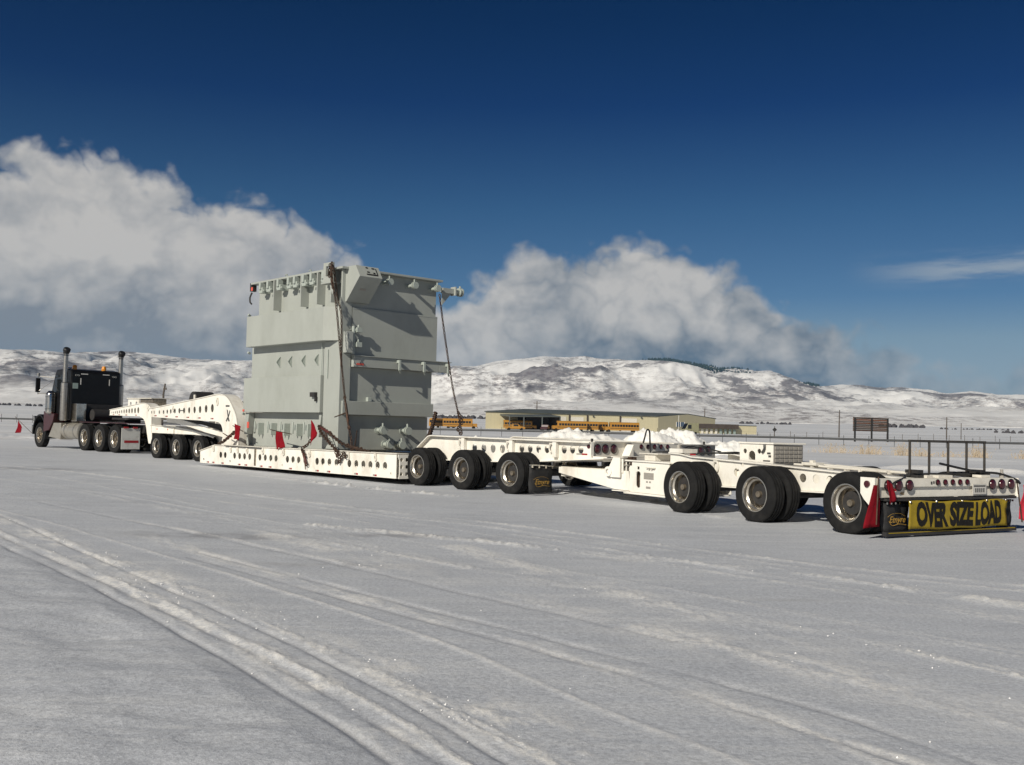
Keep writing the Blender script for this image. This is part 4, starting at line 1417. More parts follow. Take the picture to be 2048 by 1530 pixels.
# --- rear axle frame
def rear_beam(t0, near):
    sg = 1 if near else -1
    outer = [(3.92, 0.60), (2.6, 0.60), (1.3, 0.625), (0.2, 0.655), (-1.1, 0.745), (-2.15, 0.815), (-2.15, 0.835), (-1.77, 0.84), (-1.77, 1.12), (3.44, 1.148), (3.86, 0.87), (3.92, 0.75)]
    holes = [circ(s, z, 0.083, 20, 0.095) for s, z in ((1.888, 0.891), (1.567, 0.894), (1.254, 0.898), (0.941, 0.904))]
    holes += [circ(s, z, 0.074, 20, 0.080) for s, z in ((0.317, 0.923), (0.056, 0.926), (-0.201, 0.93), (-0.459, 0.934), (-0.70, 0.939), (-0.962, 0.943), (-1.202, 0.951), (-1.437, 0.955))]
    mb = MB()
    mb.sz(outer, *sorted((t0, t0 + sg * 0.016)), holes)
    o = mb.part('rear_frame_beam', 'white_paint', tr)
    a, b = sorted((t0 - sg * 0.12, t0 + sg * 0.16))
    MB().strip([(-1.77, 1.122), (3.0, 1.147), (3.40, 1.150), (3.50, 1.125), (3.87, 0.875), (3.95, 0.80)], a, b, -0.022).part('beam_flange', 'white_paint', tr, o)
    a, b = sorted((t0 - sg * 0.10, t0 + sg * 0.16))
    MB().strip([(-2.15, 0.815), (-1.1, 0.745), (0.2, 0.655), (1.3, 0.625), (2.6, 0.60), (3.92, 0.60)], a, b, -0.018).part('beam_flange', 'white_paint', tr, o)
    if near:
        for s in (2.25, 0.62, -0.72):
            mb = MB()
            mb.box(s - 0.09, s + 0.02, t0 - 0.095, t0 - 0.002, 0.78, 1.118)
            mb.part('stiffener', 'white_paint', tr, o, bevel=0.012)
            d_ring(tr, s + 0.085, t0 - 0.03, 1.06, 0.085, o)
        reflector(tr, -1.62, t0, 0.855, 0.30, 0.032, 'side', o)
        mb = MB()
        mb.tube([(-1.66, t0 - 0.004, 1.03), (-1.66, t0 - 0.02, 1.03)], 0.04, 16)
        mb.part('side_marker', 'lamp_red', tr, o, smooth=40)
        mb = MB()
        mb.tube([(-1.72, t0 + 0.02, 1.12), (-1.72, t0 + 0.02, 1.19)], 0.026, 10)
        mb.part('strobe', 'black_steel', tr, o, smooth=40)
    return o
RT0 = 0.65
rbm = rear_beam(RT0, True)
rear_beam(TWD - 0.62, False)
mb = MB()
mb.box(-1.775, -1.755, RT0 - 0.06, RT0 + 0.02, 0.835, 1.125)
mb.part('end_plate', 'white_paint', tr, rbm)
# rear face: lamp panels
mb = MB()
mb.box(-1.745, -1.70, RT0 + 0.03, 1.62, 0.825, 1.12)
pan = mb.part('lamp_panel', 'white_dull', tr)
for t in (0.80, 1.03, 1.28):
    lamp(tr, -1.747, t, 0.985, 0.082, pan)
MB().box(-1.80, 1.0, RT0 + 0.02, 1.75, 1.124, 1.136).part('top_plate', 'white_paint', tr, pan)
mb = MB()
mb.tz([(1.52, 0.832), (1.66, 0.832), (1.66, 1.08)], -1.95, -1.75)
mb.part('gusset', 'white_paint', tr, pan)
mb = MB()
mb.tube([(-1.79, 1.74, 0.98), (-1.83, 1.74, 0.98)], 0.035, 10)
mb.tube([(-1.79, 1.74, 0.88), (-1.83, 1.74, 0.88)], 0.035, 10)
mb.box(-1.79, -1.765, 1.67, 1.80, 0.84, 1.02)
mb.part('glad_hand', 'tape_red', tr, pan, smooth=40)
mb = MB()
mb.box(-1.76, -1.72, 1.63, 3.32, 0.83, 1.105)
cen = mb.part('lamp_panel', 'white_dull', tr)
for k in range(5):
    lamp(tr, -1.762, 2.108 + 0.213 * k, 1.035, 0.045, cen)
mb = MB()
mb.box(-1.80, -1.76, 3.34, 4.58, 0.80, 1.075)
mb.box(-1.84, -1.60, 3.34, 4.62, 1.078, 1.092)
rgt = mb.part('lamp_panel', 'tape_grey', tr)
for t in (3.80, 4.06, 4.32):
    lamp(tr, -1.802, t, 0.965, 0.082, rgt)
mb = MB()
mb.tube([(-1.70, 4.30, 1.09), (-1.70, 4.30, 1.16)], 0.026, 10)
mb.part('strobe', 'black_steel', tr, rgt, smooth=40)
# lower tail: deep tapered beam to the booster hinge
def tail_beam(t0, t1):
    mb = MB()
    mb.sz([(-0.80, 0.59), (-2.70, 0.59), (-2.76, 0.215), (-2.35, 0.225), (-0.80, 0.47)], t0, t1)
    return mb.part('tail_beam', 'white_paint', tr, bevel=0.006)
tail = tail_beam(0.665, 0.73)
tail_beam(2.35, 2.42)
MB().box(-2.5, -0.8, 0.732, 2.348, 0.56, 0.598).part('tail_plate', 'white_dull', tr, tail)
MB().box(-2.14, -0.6, 0.80, 2.5, 0.745, 0.805).part('tail_ledge', 'white_dull', tr, tail)
MB().box(-2.74, -2.30, 0.64, 0.80, 0.195, 0.212).part('tail_flange', 'white_paint', tr, tail)
# hinge knuckle: pocketed plate and pin boss
mb = MB()
pockets = [[(0.66 + 0.10 * i + 0.012, z0), (0.66 + 0.10 * i + 0.085, z0), (0.66 + 0.10 * i + 0.085, z0 + 0.10), (0.66 + 0.10 * i + 0.012, z0 + 0.10)] for i in range(3) for z0 in (0.585, 0.71)]
mb.tz([(0.64, 0.55), (0.98, 0.55), (0.98, 0.84), (0.64, 0.84)], -2.58, -2.54, pockets)
kn = mb.part('hinge_knuckle', 'white_paint', tr, bevel=0.004)
MB().sz([(-2.36, 0.84), (-2.54, 0.84), (-2.54, 0.46), (-2.30, 0.46), (-2.20, 0.56), (-2.26, 0.66)], 0.60, 0.625).part('hinge_cheek', 'white_paint', tr, kn)
mb = MB()
mb.lathe([(0.05, -0.05), (0.095, -0.05), (0.095, 0.09), (0.05, 0.09)], (-2.24, 0.63, 0.565), 20)
mb.part('pin_boss', 'white_paint', tr, kn, smooth=35)
MB().box(-2.62, -2.30, 0.60, 1.32, 0.842, 0.862).part('hinge_cap', 'white_dull', tr, kn)
MB().box(-2.62, -2.40, 0.735, 1.28, 0.225, 0.46).part('hinge_lower', 'white_dull', tr, kn, bevel=0.006)
mb = MB()
mb.tube([(-2.80, 0.72, 0.22), (-2.80, 0.72, 0.84)], 0.035, 10)
mb.box(-2.86, -2.74, 0.66, 0.78, 0.70, 0.79)
mb.part('hinge_pin', 'chain_rust', tr, kn, smooth=40)
mf = flap(-0.03, 0.62, 0.06, 0.60, -0.66, tr, True)
mb = MB()
mb.tube([(-0.68, -0.04, 0.625), (-0.68, 0.80, 0.585)], 0.012, 8)
for k in range(4):
    mb.box(-0.70, -0.66, 0.0 + 0.19 * k, 0.04 + 0.19 * k, 0.57 - 0.008 * k, 0.63 - 0.008 * k)
mb.part('flap_hanger', 'chrome', tr, smooth=40)
mb = MB()
mb.lathe([(0.025, -0.06), (0.06, -0.06), (0.06, 0.06), (0.025, 0.06)], (-0.85, 0.76, 0.53), 16)
mb.box(-1.0, -0.80, 0.74, 0.90, 0.40, 0.47)
mb.part('tow_eye', 'white_dull', tr, smooth=40)
for s in (-0.3, 1.0, 2.3, 3.3):
    MB().box(s, s + 0.12, RT0 + 0.03, TWD - 0.66, 0.66, 0.92).part('cross_member', 'white_dull', tr)

# --- gooseneck
GN_T0 = 0.2
def gooseneck(t0, near):
    sg = 1 if near else -1
    top = smooth_poly([(18.95, 1.745), (17.5, 1.865), (16.0, 1.995), (14.6, 2.12), (13.75, 2.197), (13.35, 2.165), (13.05, 2.06), (12.75, 1.83), (12.45, 1.48), (12.32, 1.05), (12.25, 0.62)], 5)
    low = [(13.55, 0.60)] + smooth_poly([(13.36, 0.80), (13.33, 0.98), (13.42, 1.20), (13.60, 1.31), (13.86, 1.345)], 5) + [(16.5, 1.395), (18.95, 1.455)]
    outer = [tuple(p) for p in top] + [tuple(p) for p in low]
    GH = [(18.733, 1.605), (18.503, 1.608), (18.09, 1.613), (17.742, 1.618), (17.448, 1.633), (17.169, 1.644), (16.844, 1.658), (16.5, 1.667), (16.143, 1.674), (15.763, 1.684), (15.361, 1.698), (14.966, 1.712), (14.54, 1.733), (14.107, 1.755)]
    holes = [circ(s, z, 0.050 + (18.7 - s) * 0.0115, 18, 0.055 + (18.7 - s) * 0.0165) for s, z in GH]
    mb = MB()
    mb.sz(outer, *sorted((t0, t0 + sg * 0.016)), holes)
    mb.sz(outer, *sorted((t0 + sg * 0.34, t0 + sg * 0.356)))
    o = mb.part('gooseneck_beam', 'white_paint', tr)
    a, b = sorted((t0 - sg * 0.03, t0 + sg * 0.39))
    MB().strip([tuple(p) for p in top], a, b, 0.02).part('beam_flange', 'white_paint', tr, o, smooth=30)
    a, b = sorted((t0 + sg * 0.018, t0 + sg * 0.338))
    MB().strip([tuple(p) for p in low], a, b, 0.012).part('beam_flange', 'white_paint', tr, o, smooth=30)
    if near:
        for s in (18.3, 17.4, 16.6, 15.75, 14.9, 14.0):
            reflector(tr, s, t0, 1.412 + (s - 14) * 0.014, 0.20, 0.04, 'side', o)
        d_ring(tr, 16.95, t0, 1.78, 0.07, o)
        d_ring(tr, 13.75, t0, 2.02, 0.08, o)
        mb = MB()
        mb.box(16.16, 16.5, t0 - 0.004, t0 - 0.001, 1.66, 1.69)
        mb.box(12.95, 13.2, t0 - 0.004, t0 - 0.001, 1.80, 1.85)
        mb.sz([(13.12, 1.72), (13.05, 1.70), (13.0, 1.55), (12.93, 1.70), (12.88, 1.66), (12.98, 1.48), (12.9, 1.36), (13.0, 1.36), (13.03, 1.43), (13.1, 1.34), (13.16, 1.38), (13.05, 1.50)], t0 - 0.004, t0 - 0.001)
        mb.part('decal', 'ink_dark', tr, o)
    return o
gn = gooseneck(GN_T0, True)
gooseneck(TWD - 0.2, False)
MB().box(12.28, 12.9, GN_T0 + 0.36, TWD - 0.56, 0.66, 1.1).part('neck_crossbeam', 'white_dull', tr, gn)
MB().box(18.4, 18.9, GN_T0 + 0.36, TWD - 0.56, 1.50, 1.72).part('neck_crossbeam', 'white_dull', tr, gn)
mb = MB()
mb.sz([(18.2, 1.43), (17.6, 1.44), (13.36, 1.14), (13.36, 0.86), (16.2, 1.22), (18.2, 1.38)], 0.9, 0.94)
mb.part('shade_plate', 'black_steel', tr, gn)  # black plate added to stand for the shaded gap below the gooseneck
mb = MB()
mb.sz(smooth_poly([(18.25, 1.40), (17.6, 1.41), (16.6, 1.32), (15.2, 1.13), (13.42, 0.93)], 4)[:] + [Vector((13.42, 0.80)), Vector((15.2, 0.98)), Vector((16.6, 1.16)), Vector((17.6, 1.26)), Vector((18.25, 1.27))], 0.55, 0.62)
mb.part('push_arm', 'white_paint', tr, gn, bevel=0.006)
mb = MB()
mb.tube([(19.1, 1.85, 2.07), (19.1, 2.55, 2.07)], 0.33, 22)
mb.box(18.78, 19.42, 1.87, 2.53, 1.70, 1.98)
mb.box(18.3, 19.4, 1.95, 2.45, 1.62, 1.70)
mb.part('power_pack', 'black_steel', tr, gn, smooth=40)
MB().box(18.86, 18.95, 1.80, 1.846, 1.98, 2.28).part('pack_latch', 'white_dull', tr, gn)

# ================================================================== JEEP DOLLY
JW = 2.95
je = Thing('jeep_dolly', 'white three axle jeep dolly with curved neck between truck and lowboy', 'dolly', JE, (1.5, JW / 2, 0))
for s in (0, 1.5, 3.0):
    axle(je, s, JW, 0.875, TW)
def jeep_neck(t0, near):
    sg = 1 if near else -1
    top = smooth_poly([(6.95, 1.70), (6.0, 1.79), (5.0, 1.885), (4.35, 1.948), (4.0, 1.95), (3.72, 1.89), (3.52, 1.75), (3.44, 1.5), (3.42, 1.2)], 5)
    low = [(3.40, 0.50), (3.60, 0.50)] + smooth_poly([(3.74, 0.82), (3.88, 1.15), (4.05, 1.36), (4.4, 1.465)], 5) + [(6.95, 1.485)]
    outer = [tuple(p) for p in top] + [tuple(p) for p in low]
    JH = [(6.78, 1.585), (6.62, 1.586), (6.46, 1.593), (6.30, 1.603), (6.12, 1.615), (5.93, 1.626), (5.73, 1.635), (5.52, 1.645), (5.30, 1.652), (5.07, 1.662), (4.82, 1.669), (4.56, 1.682)]
    holes = [circ(s, z, 0.030 + (6.78 - s) * 0.022, 16, 0.045 + (6.78 - s) * 0.032) for s, z in JH]
    mb = MB()
    mb.sz(outer, *sorted((t0, t0 + sg * 0.016)), holes)
    mb.sz(outer, *sorted((t0 + sg * 0.30, t0 + sg * 0.316)))
    o = mb.part('neck_beam', 'white_paint', je)
    a, b = sorted((t0 - sg * 0.03, t0 + sg * 0.34))
    MB().strip([tuple(p) for p in top] + [(3.40, 0.9)], a, b, 0.018).part('beam_flange', 'white_paint', je, o, smooth=30)
    a, b = sorted((t0 - sg * 0.02, t0 + sg * 0.298))
    MB().strip([tuple(p) for p in low[1:]], a, b, 0.014).part('beam_flange', 'white_paint', je, o, smooth=30)
    if near:
        for s in (6.55, 6.05, 5.45, 4.65):
            reflector(je, s, t0, 1.49, 0.16, 0.032, 'side', o)
        d_ring(je, 3.75, t0, 1.80, 0.06, o)
    return o
jn = jeep_neck(0.05, True)
jeep_neck(JW - 0.05, False)
def jeep_beam(t0, t1):
    mb = MB()
    mb.sz([(3.42, 1.15), (3.42, 0.62), (-0.9, 0.60), (-1.35, 0.62), (-1.35, 0.74), (-0.4, 0.90), (1.65, 1.10)], t0, t1)
    o = mb.part('axle_beam', 'white_paint', je, bevel=0.008)
    a, b = (t0 - 0.05, t1 + 0.10) if t0 < 1 else (t0 - 0.10, t1 + 0.05)
    MB().strip([(-1.35, 0.742), (-0.4, 0.902), (1.65, 1.102), (3.42, 1.152)], a, b, 0.018).part('beam_flange', 'white_paint', je, o)
    return o
jb = jeep_beam(0.62, 0.72)
jeep_beam(JW - 0.72, JW - 0.62)
for t0 in (0.055, JW - 0.08):
    MB().sz([(3.55, 1.16), (3.55, 0.86), (3.40, 0.885), (0.30, 0.885), (-0.55, 0.86), (-0.95, 0.80), (-0.95, 0.835), (-0.4, 0.92), (0.6, 1.03), (1.65, 1.115)], t0, t0 + 0.025).part('skirt_plate', 'white_paint', je, bevel=0.004)
    MB().strip([(-0.95, 0.838), (-0.4, 0.923), (0.6, 1.033), (1.65, 1.118), (3.55, 1.163)], t0 - 0.05, t0 + 0.08, 0.016).part('skirt_flange', 'white_paint', je)
mb = MB()
mb.box(1.72, 1.76, 0.02, 0.053, 0.89, 1.10)
mb.part('stiffener', 'white_dull', je, jb)
for s in (3.0, 2.2):
    MB().box(s, s + 0.05, 0.048, 0.053, 1.0, 1.05).part('decal', 'sticker_orange', je, jb)
for s in (-0.6, 1.0, 3.0):
    MB().box(s, s + 0.2, 0.722, JW - 0.722, 0.66, 0.80).part('cross_member', 'white_dull', je)
MB().box(3.5, 3.9, 0.37, JW - 0.37, 1.35, 1.65).part('cross_member', 'white_dull', je)
MB().box(6.3, 6.9, 0.37, JW - 0.37, 1.50, 1.66).part('coupler_plate', 'black_steel', je)
# winch frame behind the neck on the far side
wf = MB()
wf.sz([(7.6, 1.72), (8.6, 1.72), (8.6, 2.165), (7.6, 2.165)], 1.5, 1.53, [circ(8.35, 1.97, 0.08, 12), circ(8.1, 1.86, 0.08, 3), circ(7.85, 1.98, 0.08, 12)])
jx = wf.part('winch_frame', 'white_paint', je)
MB().box(6.45, 8.62, 1.45, 2.2, 2.17, 2.20).part('winch_cover', 'white_dull', je, jx)
MB().box(6.5, 7.6, 1.54, 2.1, 1.70, 2.165).part('winch_body', 'hub_steel', je, jx, bevel=0.02)

# ================================================================== TRUCK
KW = 2.5
tk = Thing('semi_truck', 'black heavy haul semi truck with maroon fenders and twin chrome exhaust stacks', 'truck', TK, (3.5, KW / 2, 0))
for s in (0, 1.4, 2.8):
    axle(tk, s, KW, 1.12, DW, True, 0.28, 0.07)
axle(tk, 7.45, KW - 0.1, 1.12, SW, False, 0.30)
for t in (0.80, KW - 0.90):
    MB().box(-1.0, 8.0, t, t + 0.10, 0.80, 1.12).part('frame_rail', 'black_steel', tk)
for s in (-0.7, 0.7, 2.1, 3.6, 6.8):
    MB().box(s, s + 0.1, 0.902, KW - 0.902, 0.84, 1.08).part('cross_member', 'black_steel', tk)
MB().box(-0.9, 3.6, 0.15, KW - 0.15, 1.17, 1.20).part('deck_plate', 'maroon_paint', tk)
mb = MB()
mb.st(rrect(0.6, 2.0, 0.75, 1.75, 0.2), 1.32, 1.40)
mb.box(1.0, 1.6, 0.9, 1.6, 1.20, 1.32)
mb.part('fifth_wheel', 'black_steel', tk)
# cab: body with rounded roof edge
cabp = [(4.62, 1.25), (4.62, 3.30), (4.72, 3.44), (5.2, 3.50), (6.2, 3.46), (6.34, 3.30), (6.75, 2.35), (6.75, 1.25)]
mb = MB()
mb.sz(cabp, 0.16, KW - 0.16)
cab = mb.part('cab', 'black_paint', tk, bevel=0.05)
for s0, s1 in ((5.45, 6.28),):
    for t, tt in ((0.150, 0.158), (KW - 0.158, KW - 0.150)):
        MB().sz([(s0, 2.42), (6.55, 2.42), (6.22, 3.22), (s0, 3.22)], t, tt).part('side_window', 'dark_glass', tk, cab)
mb = MB()
mb.add([(6.76, 0.3, 2.42), (6.76, KW - 0.3, 2.42), (6.38, KW - 0.32, 3.26), (6.38, 0.32, 3.26)], [(0, 1, 2, 3)])
mb.part('windscreen', 'dark_glass', tk, cab)
MB().box(4.606, 4.618, 0.23, 0.46, 2.62, 2.86).part('rear_window', 'pale_glass', tk, cab)  # pale green stands for a reflection in this small window
for t0, t1, z0, z1 in ((0.58, 0.88, 3.245, 3.285), (1.54, 1.84, 3.255, 3.295), (0.555, 0.592, 2.80, 3.08), (1.83, 1.866, 2.80, 3.08)):
    MB().box(4.608, 4.618, t0, t1, z0, z1).part('reflector', 'tape_white', tk, cab)
for t in (0.42, 2.07):
    for dt in (-0.05, 0.05):
        mb = MB()
        mb.ring((4.60, t + dt, 3.20), 0.035, 0.012, 's', 12, 6)
        mb.part('work_lamp', 'stack_steel', tk, cab)
for s, t in ((5.0, 0.45), (4.85, 1.68)):
    mb = MB()
    mb.tube([(s, t, 3.46), (s, t, 3.52), (s, t, 3.60), (s, t, 3.66)], 0.1, 14, True, [0.10, 0.105, 0.095, 0.06])
    mb.part('beacon', 'amber_lens', tk, cab, smooth=50)
mb = MB()
mb.tube([(5.6, 0.6, 3.56), (6.3, 0.6, 3.54)], 0.04, 8, True, [0.03, 0.06])
mb.part('air_horn', 'chrome', tk, cab, smooth=40)
# hood, grille, fenders, bumper
mb = MB()
mb.sz([(6.74, 1.25), (6.74, 2.30), (7.6, 2.18), (8.10, 2.05), (8.16, 1.0), (7.0, 1.0)], 0.55, KW - 0.55)
hood = mb.part('hood', 'maroon_paint', tk, bevel=0.07)
MB().box(8.165, 8.19, 0.65, KW - 0.65, 1.05, 1.95).part('grille', 'chrome', tk, hood)
for t0 in (-0.02, KW - 0.56):
    arc = [(7.45 + 0.74 * math.cos(R(a)), 0.62 + 0.86 * math.sin(R(a))) for a in range(-4, 196, 12)]
    inn = [(7.45 + 0.66 * math.cos(R(a)), 0.60 + 0.80 * math.sin(R(a))) for a in range(195, -5, -12)]
    MB().sz(arc + inn, t0, t0 + 0.58).part('fender', 'black_paint', tk, smooth=40, bevel=0.02)
MB().sz([(6.90, 0.70), (6.95, 1.62), (5.80, 1.50), (5.95, 1.16), (6.3, 0.80)], -0.03, 0.5).part('cowl_skirt', 'maroon_paint', tk, bevel=0.02)
MB().box(8.20, 8.32, 0.0, KW, 0.62, 0.98).part('bumper', 'chrome', tk, bevel=0.03)
mb = MB()
mb.box(8.02, 8.16, -0.02, 0.20, 1.15, 1.40)
mb.part('headlamp', 'chrome', tk, bevel=0.03)
mb = MB()
mb.box(8.02, 8.16, KW - 0.2, KW + 0.02, 1.15, 1.40)
mb.part('headlamp', 'chrome', tk, bevel=0.03)
# exhaust stacks with heat shields
for t, k in ((-0.02, 0), (KW - 0.06, 1)):
    mb = MB()
    mb.tube([(4.83, t, 1.25), (4.83, t, 4.12)], 0.098, 18)
    st = mb.part('exhaust_stack', 'stack_steel', tk, smooth=40)
    mb = MB()
    mb.tube([(4.83, t, 1.22), (4.83, t, 1.26), (4.83, t, 2.84), (4.83, t, 2.88)], 0.15, 18, True, [0.13, 0.155, 0.155, 0.12])
    mb.part('heat_shield', 'stack_steel', tk, st, smooth=40)
    mb = MB()
    P = smooth_poly([(4.83, t, 4.02), (4.83, t, 4.14), (4.79, t, 4.24), (4.72, t, 4.34)], 4)
    mb.tube(P, 0.13, 16, True, [0.10] * 3 + [0.125] * 4 + [0.15] * (len(P) - 8) + [0.12])
    mb.part('stack_tip', 'hose_black', tk, st, smooth=40)
mb = MB()
mb.tube([(6.25, -0.02, 1.52), (6.25, -0.02, 1.58), (6.25, -0.02, 2.36), (6.25, -0.02, 2.42), (6.25, -0.02, 2.52)], 0.22, 20, True, [0.16, 0.215, 0.215, 0.20, 0.10])
ac = mb.part('air_cleaner', 'chrome', tk, smooth=40)
for z in (1.72, 2.25):
    mb = MB()
    mb.ring((6.25, -0.02, z), 0.218, 0.012, 'z', 22, 6)
    mb.part('strap', 'black_steel', tk, ac, smooth=50)
mb = MB()
mb.box(6.93, 7.02, -0.42, -0.22, 2.45, 3.08)
mir = mb.part('mirror', 'black_paint', tk, bevel=0.03)
mb = MB()
mb.tube([(6.97, -0.30, 3.16), (6.45, 0.14, 3.12)], 0.018, 8)
mb.tube([(6.97, -0.30, 2.40), (6.6, 0.14, 2.42)], 0.018, 8)
mb.tube([(6.97, -0.31, 2.36), (6.97, -0.31, 3.22)], 0.02, 8)
mb.tube([(6.97, -0.30, 2.50), (6.55, 0.14, 2.95)], 0.012, 8)
mb.part('mirror_arm', 'chrome', tk, mir, smooth=40)
mb = MB()
mb.tube([(6.97, -0.31, 3.18), (6.97, -0.31, 3.30)], 0.07, 12)
mb.part('spot_mirror', 'stack_steel', tk, mir, smooth=40)
mb = MB()
mb.box(6.93, 7.02, KW + 0.22, KW + 0.42, 2.45, 3.08)
mb.part('mirror', 'black_paint', tk, bevel=0.03)
# fuel tanks and steps
for t in (0.36, KW - 0.36):
    mb = MB()
    mb.tube([(3.50, t, 0.79), (3.54, t, 0.79), (5.10, t, 0.79), (5.14, t, 0.79)], 0.36, 24, True, [0.30, 0.36, 0.36, 0.30])
    ft = mb.part('fuel_tank', 'tank_steel', tk, smooth=40)
    for s in (3.85, 4.75):
        mb = MB()
        mb.tube([(s, t, 0.79), (s + 0.07, t, 0.79)], 0.368, 24)
        mb.part('strap', 'stack_steel', tk, ft, smooth=40)
MB().sz([(5.18, 0.40), (6.45, 0.50), (6.20, 0.80), (5.95, 1.12), (5.18, 1.12)], 0.02, 0.6).part('step_box', 'tank_steel', tk, bevel=0.02)
MB().box(4.05, 4.6, 0.2, 0.62, 1.20, 1.98).part('head_rack', 'chrome', tk, bevel=0.02)
mb = MB()
mb.tube([(3.75, 0.75, 1.5), (3.75, 1.9, 1.5)], 0.24, 18)
mb.part('air_tank', 'black_steel', tk, smooth=40)
MB().box(4.20, 4.6, 0.66, KW - 0.2, 1.20, 1.95).part('head_rack', 'black_steel', tk, bevel=0.02)
# long white mud flaps with red tape
for t0 in (-0.16, KW - 0.62):
    mb = MB()
    mb.box(-1.02, -1.0, t0, t0 + 0.76, 0.17, 1.0)
    wf_ = mb.part('mud_flap', 'flap_white', tk, bevel=0.004)
    mb = MB()
    mb.box(-1.026, -1.021, t0 + 0.12, t0 + 0.70, 0.42, 0.515)
    mb.part('tape', 'tape_red', tk, wf_)
    for k in (0.08, 0.46):
        MB().box(-1.06, -1.02, t0 + k, t0 + k + 0.18, 0.985, 1.05).part('tail_lamp', 'tape_red', tk, wf_)
flag('safety_flag', 'small red flag on a tilted staff at the front bumper of the truck',
     [(8.95, -0.35, 1.18), (8.60, -0.30, 0.86), (8.62, -0.34, 0.62), (9.05, -0.4, 0.60)], (0, 1, 0), 'flag_shaded', TK, [(8.22, -0.02, 0.62), (9.1, -0.45, 1.34)], 0.03, seed=2)

# ================================================================== TRANSFORMER
tf = Thing('power_transformer', 'huge grey steel power transformer tank chained onto the lowboy deck', 'transformer', TR, (9.2, 1.7, 0.66))
TG = 'grey_paint'
mb = MB()
mb.box(6.98, 11.35, 0.45, 3.10, 0.665, 5.36)
tank = mb.part('tank', TG, tf)
# near long side, from the base up
MB().box(7.72, 11.72, 0.36, 0.449, 0.70, 1.64).part('lower_wall', TG, tf, tank)
MB().box(7.02, 11.95, 0.30, 3.15, 0.664, 0.70).part('base_plate', TG, tf, tank)
def slab(poly, z0, z1, name='wall_band', bevel=0.012, parent=tank):
    return MB().st(poly, z0, z1).part(name, TG, tf, parent, bevel=bevel)
slab([(11.80, 0.447), (11.80, 0.05), (7.56, 0.05), (7.56, 0.447)], 1.645, 2.635)
slab([(11.56, 0.446), (11.56, 0.165), (7.49, 0.165), (7.49, 0.446)], 2.638, 3.52, 'wall_band', 0.0)
slab([(11.38, 0.448), (11.38, -0.14), (7.19, -0.14), (6.79, 0.13), (6.79, 0.448)], 3.515, 4.40)
slab([(11.40, 0.444), (11.40, 0.25), (7.02, 0.25), (7.02, 0.444)], 4.403, 5.36, 'wall_band', 0.0)
slab([(7.70, 0.44), (7.50, 0.12), (6.74, 0.12), (6.74, 0.445), (6.975, 0.445)], 0.702, 3.512, 'corner_column', 0.01)
slab([(12.0, 0.442), (12.0, 0.30), (11.86, 0.30), (11.80, 0.442)], 0.702, 1.64, 'corner_column', 0.01)
# slanting gussets at the ends of the undercut
for s0, s1 in ((11.62, 11.84), (7.62, 7.74)):
    MB().sz([(s0, 1.63), (s1, 1.63), (s1 + 0.05, 1.0), (s0 + 0.12, 1.0)], 0.16, 0.35).part('gusset', TG, tf, tank, bevel=0.006)
# row of clamps on the lower wall
for s in (11.27, 10.51, 9.78, 9.10, 8.52):
    mb = MB()
    mb.box(s - 0.09, s + 0.09, 0.25, 0.358, 1.16, 1.31)
    mb.box(s - 0.20, s - 0.17, 0.17, 0.358, 1.0, 1.34)
    mb.tube([(s, 0.17, 1.06), (s, 0.17, 1.38)], 0.022, 8)
    mb.part('clamp', 'grey_fitting', tf, tank, smooth=40, bevel=0.006)
# lugs on the middle wall, thin conduits and a small black box
for s in (9.97, 9.33, 8.62, 7.95):
    mb = MB()
    mb.add([(s - 0.08, 0.163, 2.91), (s + 0.14, 0.163, 3.05), (s - 0.08, 0.163, 3.20), (s - 0.07, 0.03, 3.05)], [(0, 1, 2), (0, 1, 3), (1, 2, 3), (2, 0, 3)])
    lug = mb.part('lifting_lug', 'grey_fitting', tf, tank)
    mb = MB()
    mb.tube([(s - 0.075, 0.15, 2.91), (s - 0.075, 0.04, 3.05), (s - 0.075, 0.15, 3.20)], 0.016, 6)
    mb.part('lug_plate', 'grey_fitting', tf, lug)
for s, z0, z1 in ((7.60, 2.62, 3.50), (7.30, 2.55, 3.30)):
    mb = MB()
    mb.tube([(s, 0.10, z0), (s, 0.10, z1)], 0.014, 8)
    mb.part('conduit', 'grey_fitting', tf, tank, smooth=40)
mb = MB()
mb.box(7.68, 7.92, -0.04, 0.048, 2.06, 2.18)
mb.box(7.66, 7.72, -0.02, 0.048, 1.94, 2.06)
mb.part('terminal_box', 'black_steel', tf, tank)
# top cover, hanging ribs and clamps
MB().box(6.60, 11.52, 0.02, 3.30, 5.365, 5.42).part('cover_flange', TG, tf, tank, bevel=0.006)
MB().box(6.85, 11.35, 0.30, 3.05, 5.423, 5.46).part('cover_plate', TG, tf, tank)
for s in (10.12, 8.63, 7.79, 7.10):
    MB().sz([(s - 0.025, 5.36), (s + 0.025, 5.36), (s + 0.025, 4.52), (s - 0.025, 4.52)], 0.0, 0.249).part('rib', TG, tf, tank, label=None)
for s in (10.84, 10.40, 9.82, 9.25, 8.92, 8.45, 8.05, 7.45):
    mb = MB()
    mb.box(s - 0.10, s + 0.10, -0.02, 0.248, 5.06, 5.22)
    mb.box(s - 0.05, s + 0.05, -0.06, 0.10, 5.16, 5.362)
    mb.tube([(s - 0.14, 0.03, 5.13), (s + 0.16, 0.03, 5.13)], 0.035, 10)
    mb.part('clamp', 'grey_fitting', tf, tank, smooth=40, bevel=0.006)
for s in (10.2, 8.9):
    mb = MB()
    mb.box(s - 0.1, s + 0.25, 0.5, 0.56, 5.46, 5.53)
    mb.tube([(s, 0.5, 5.50), (s + 0.02, 0.46, 5.60), (s + 0.1, 0.46, 5.58)], 0.02, 6)
    mb.part('lifting_eye', 'grey_fitting', tf, tank)
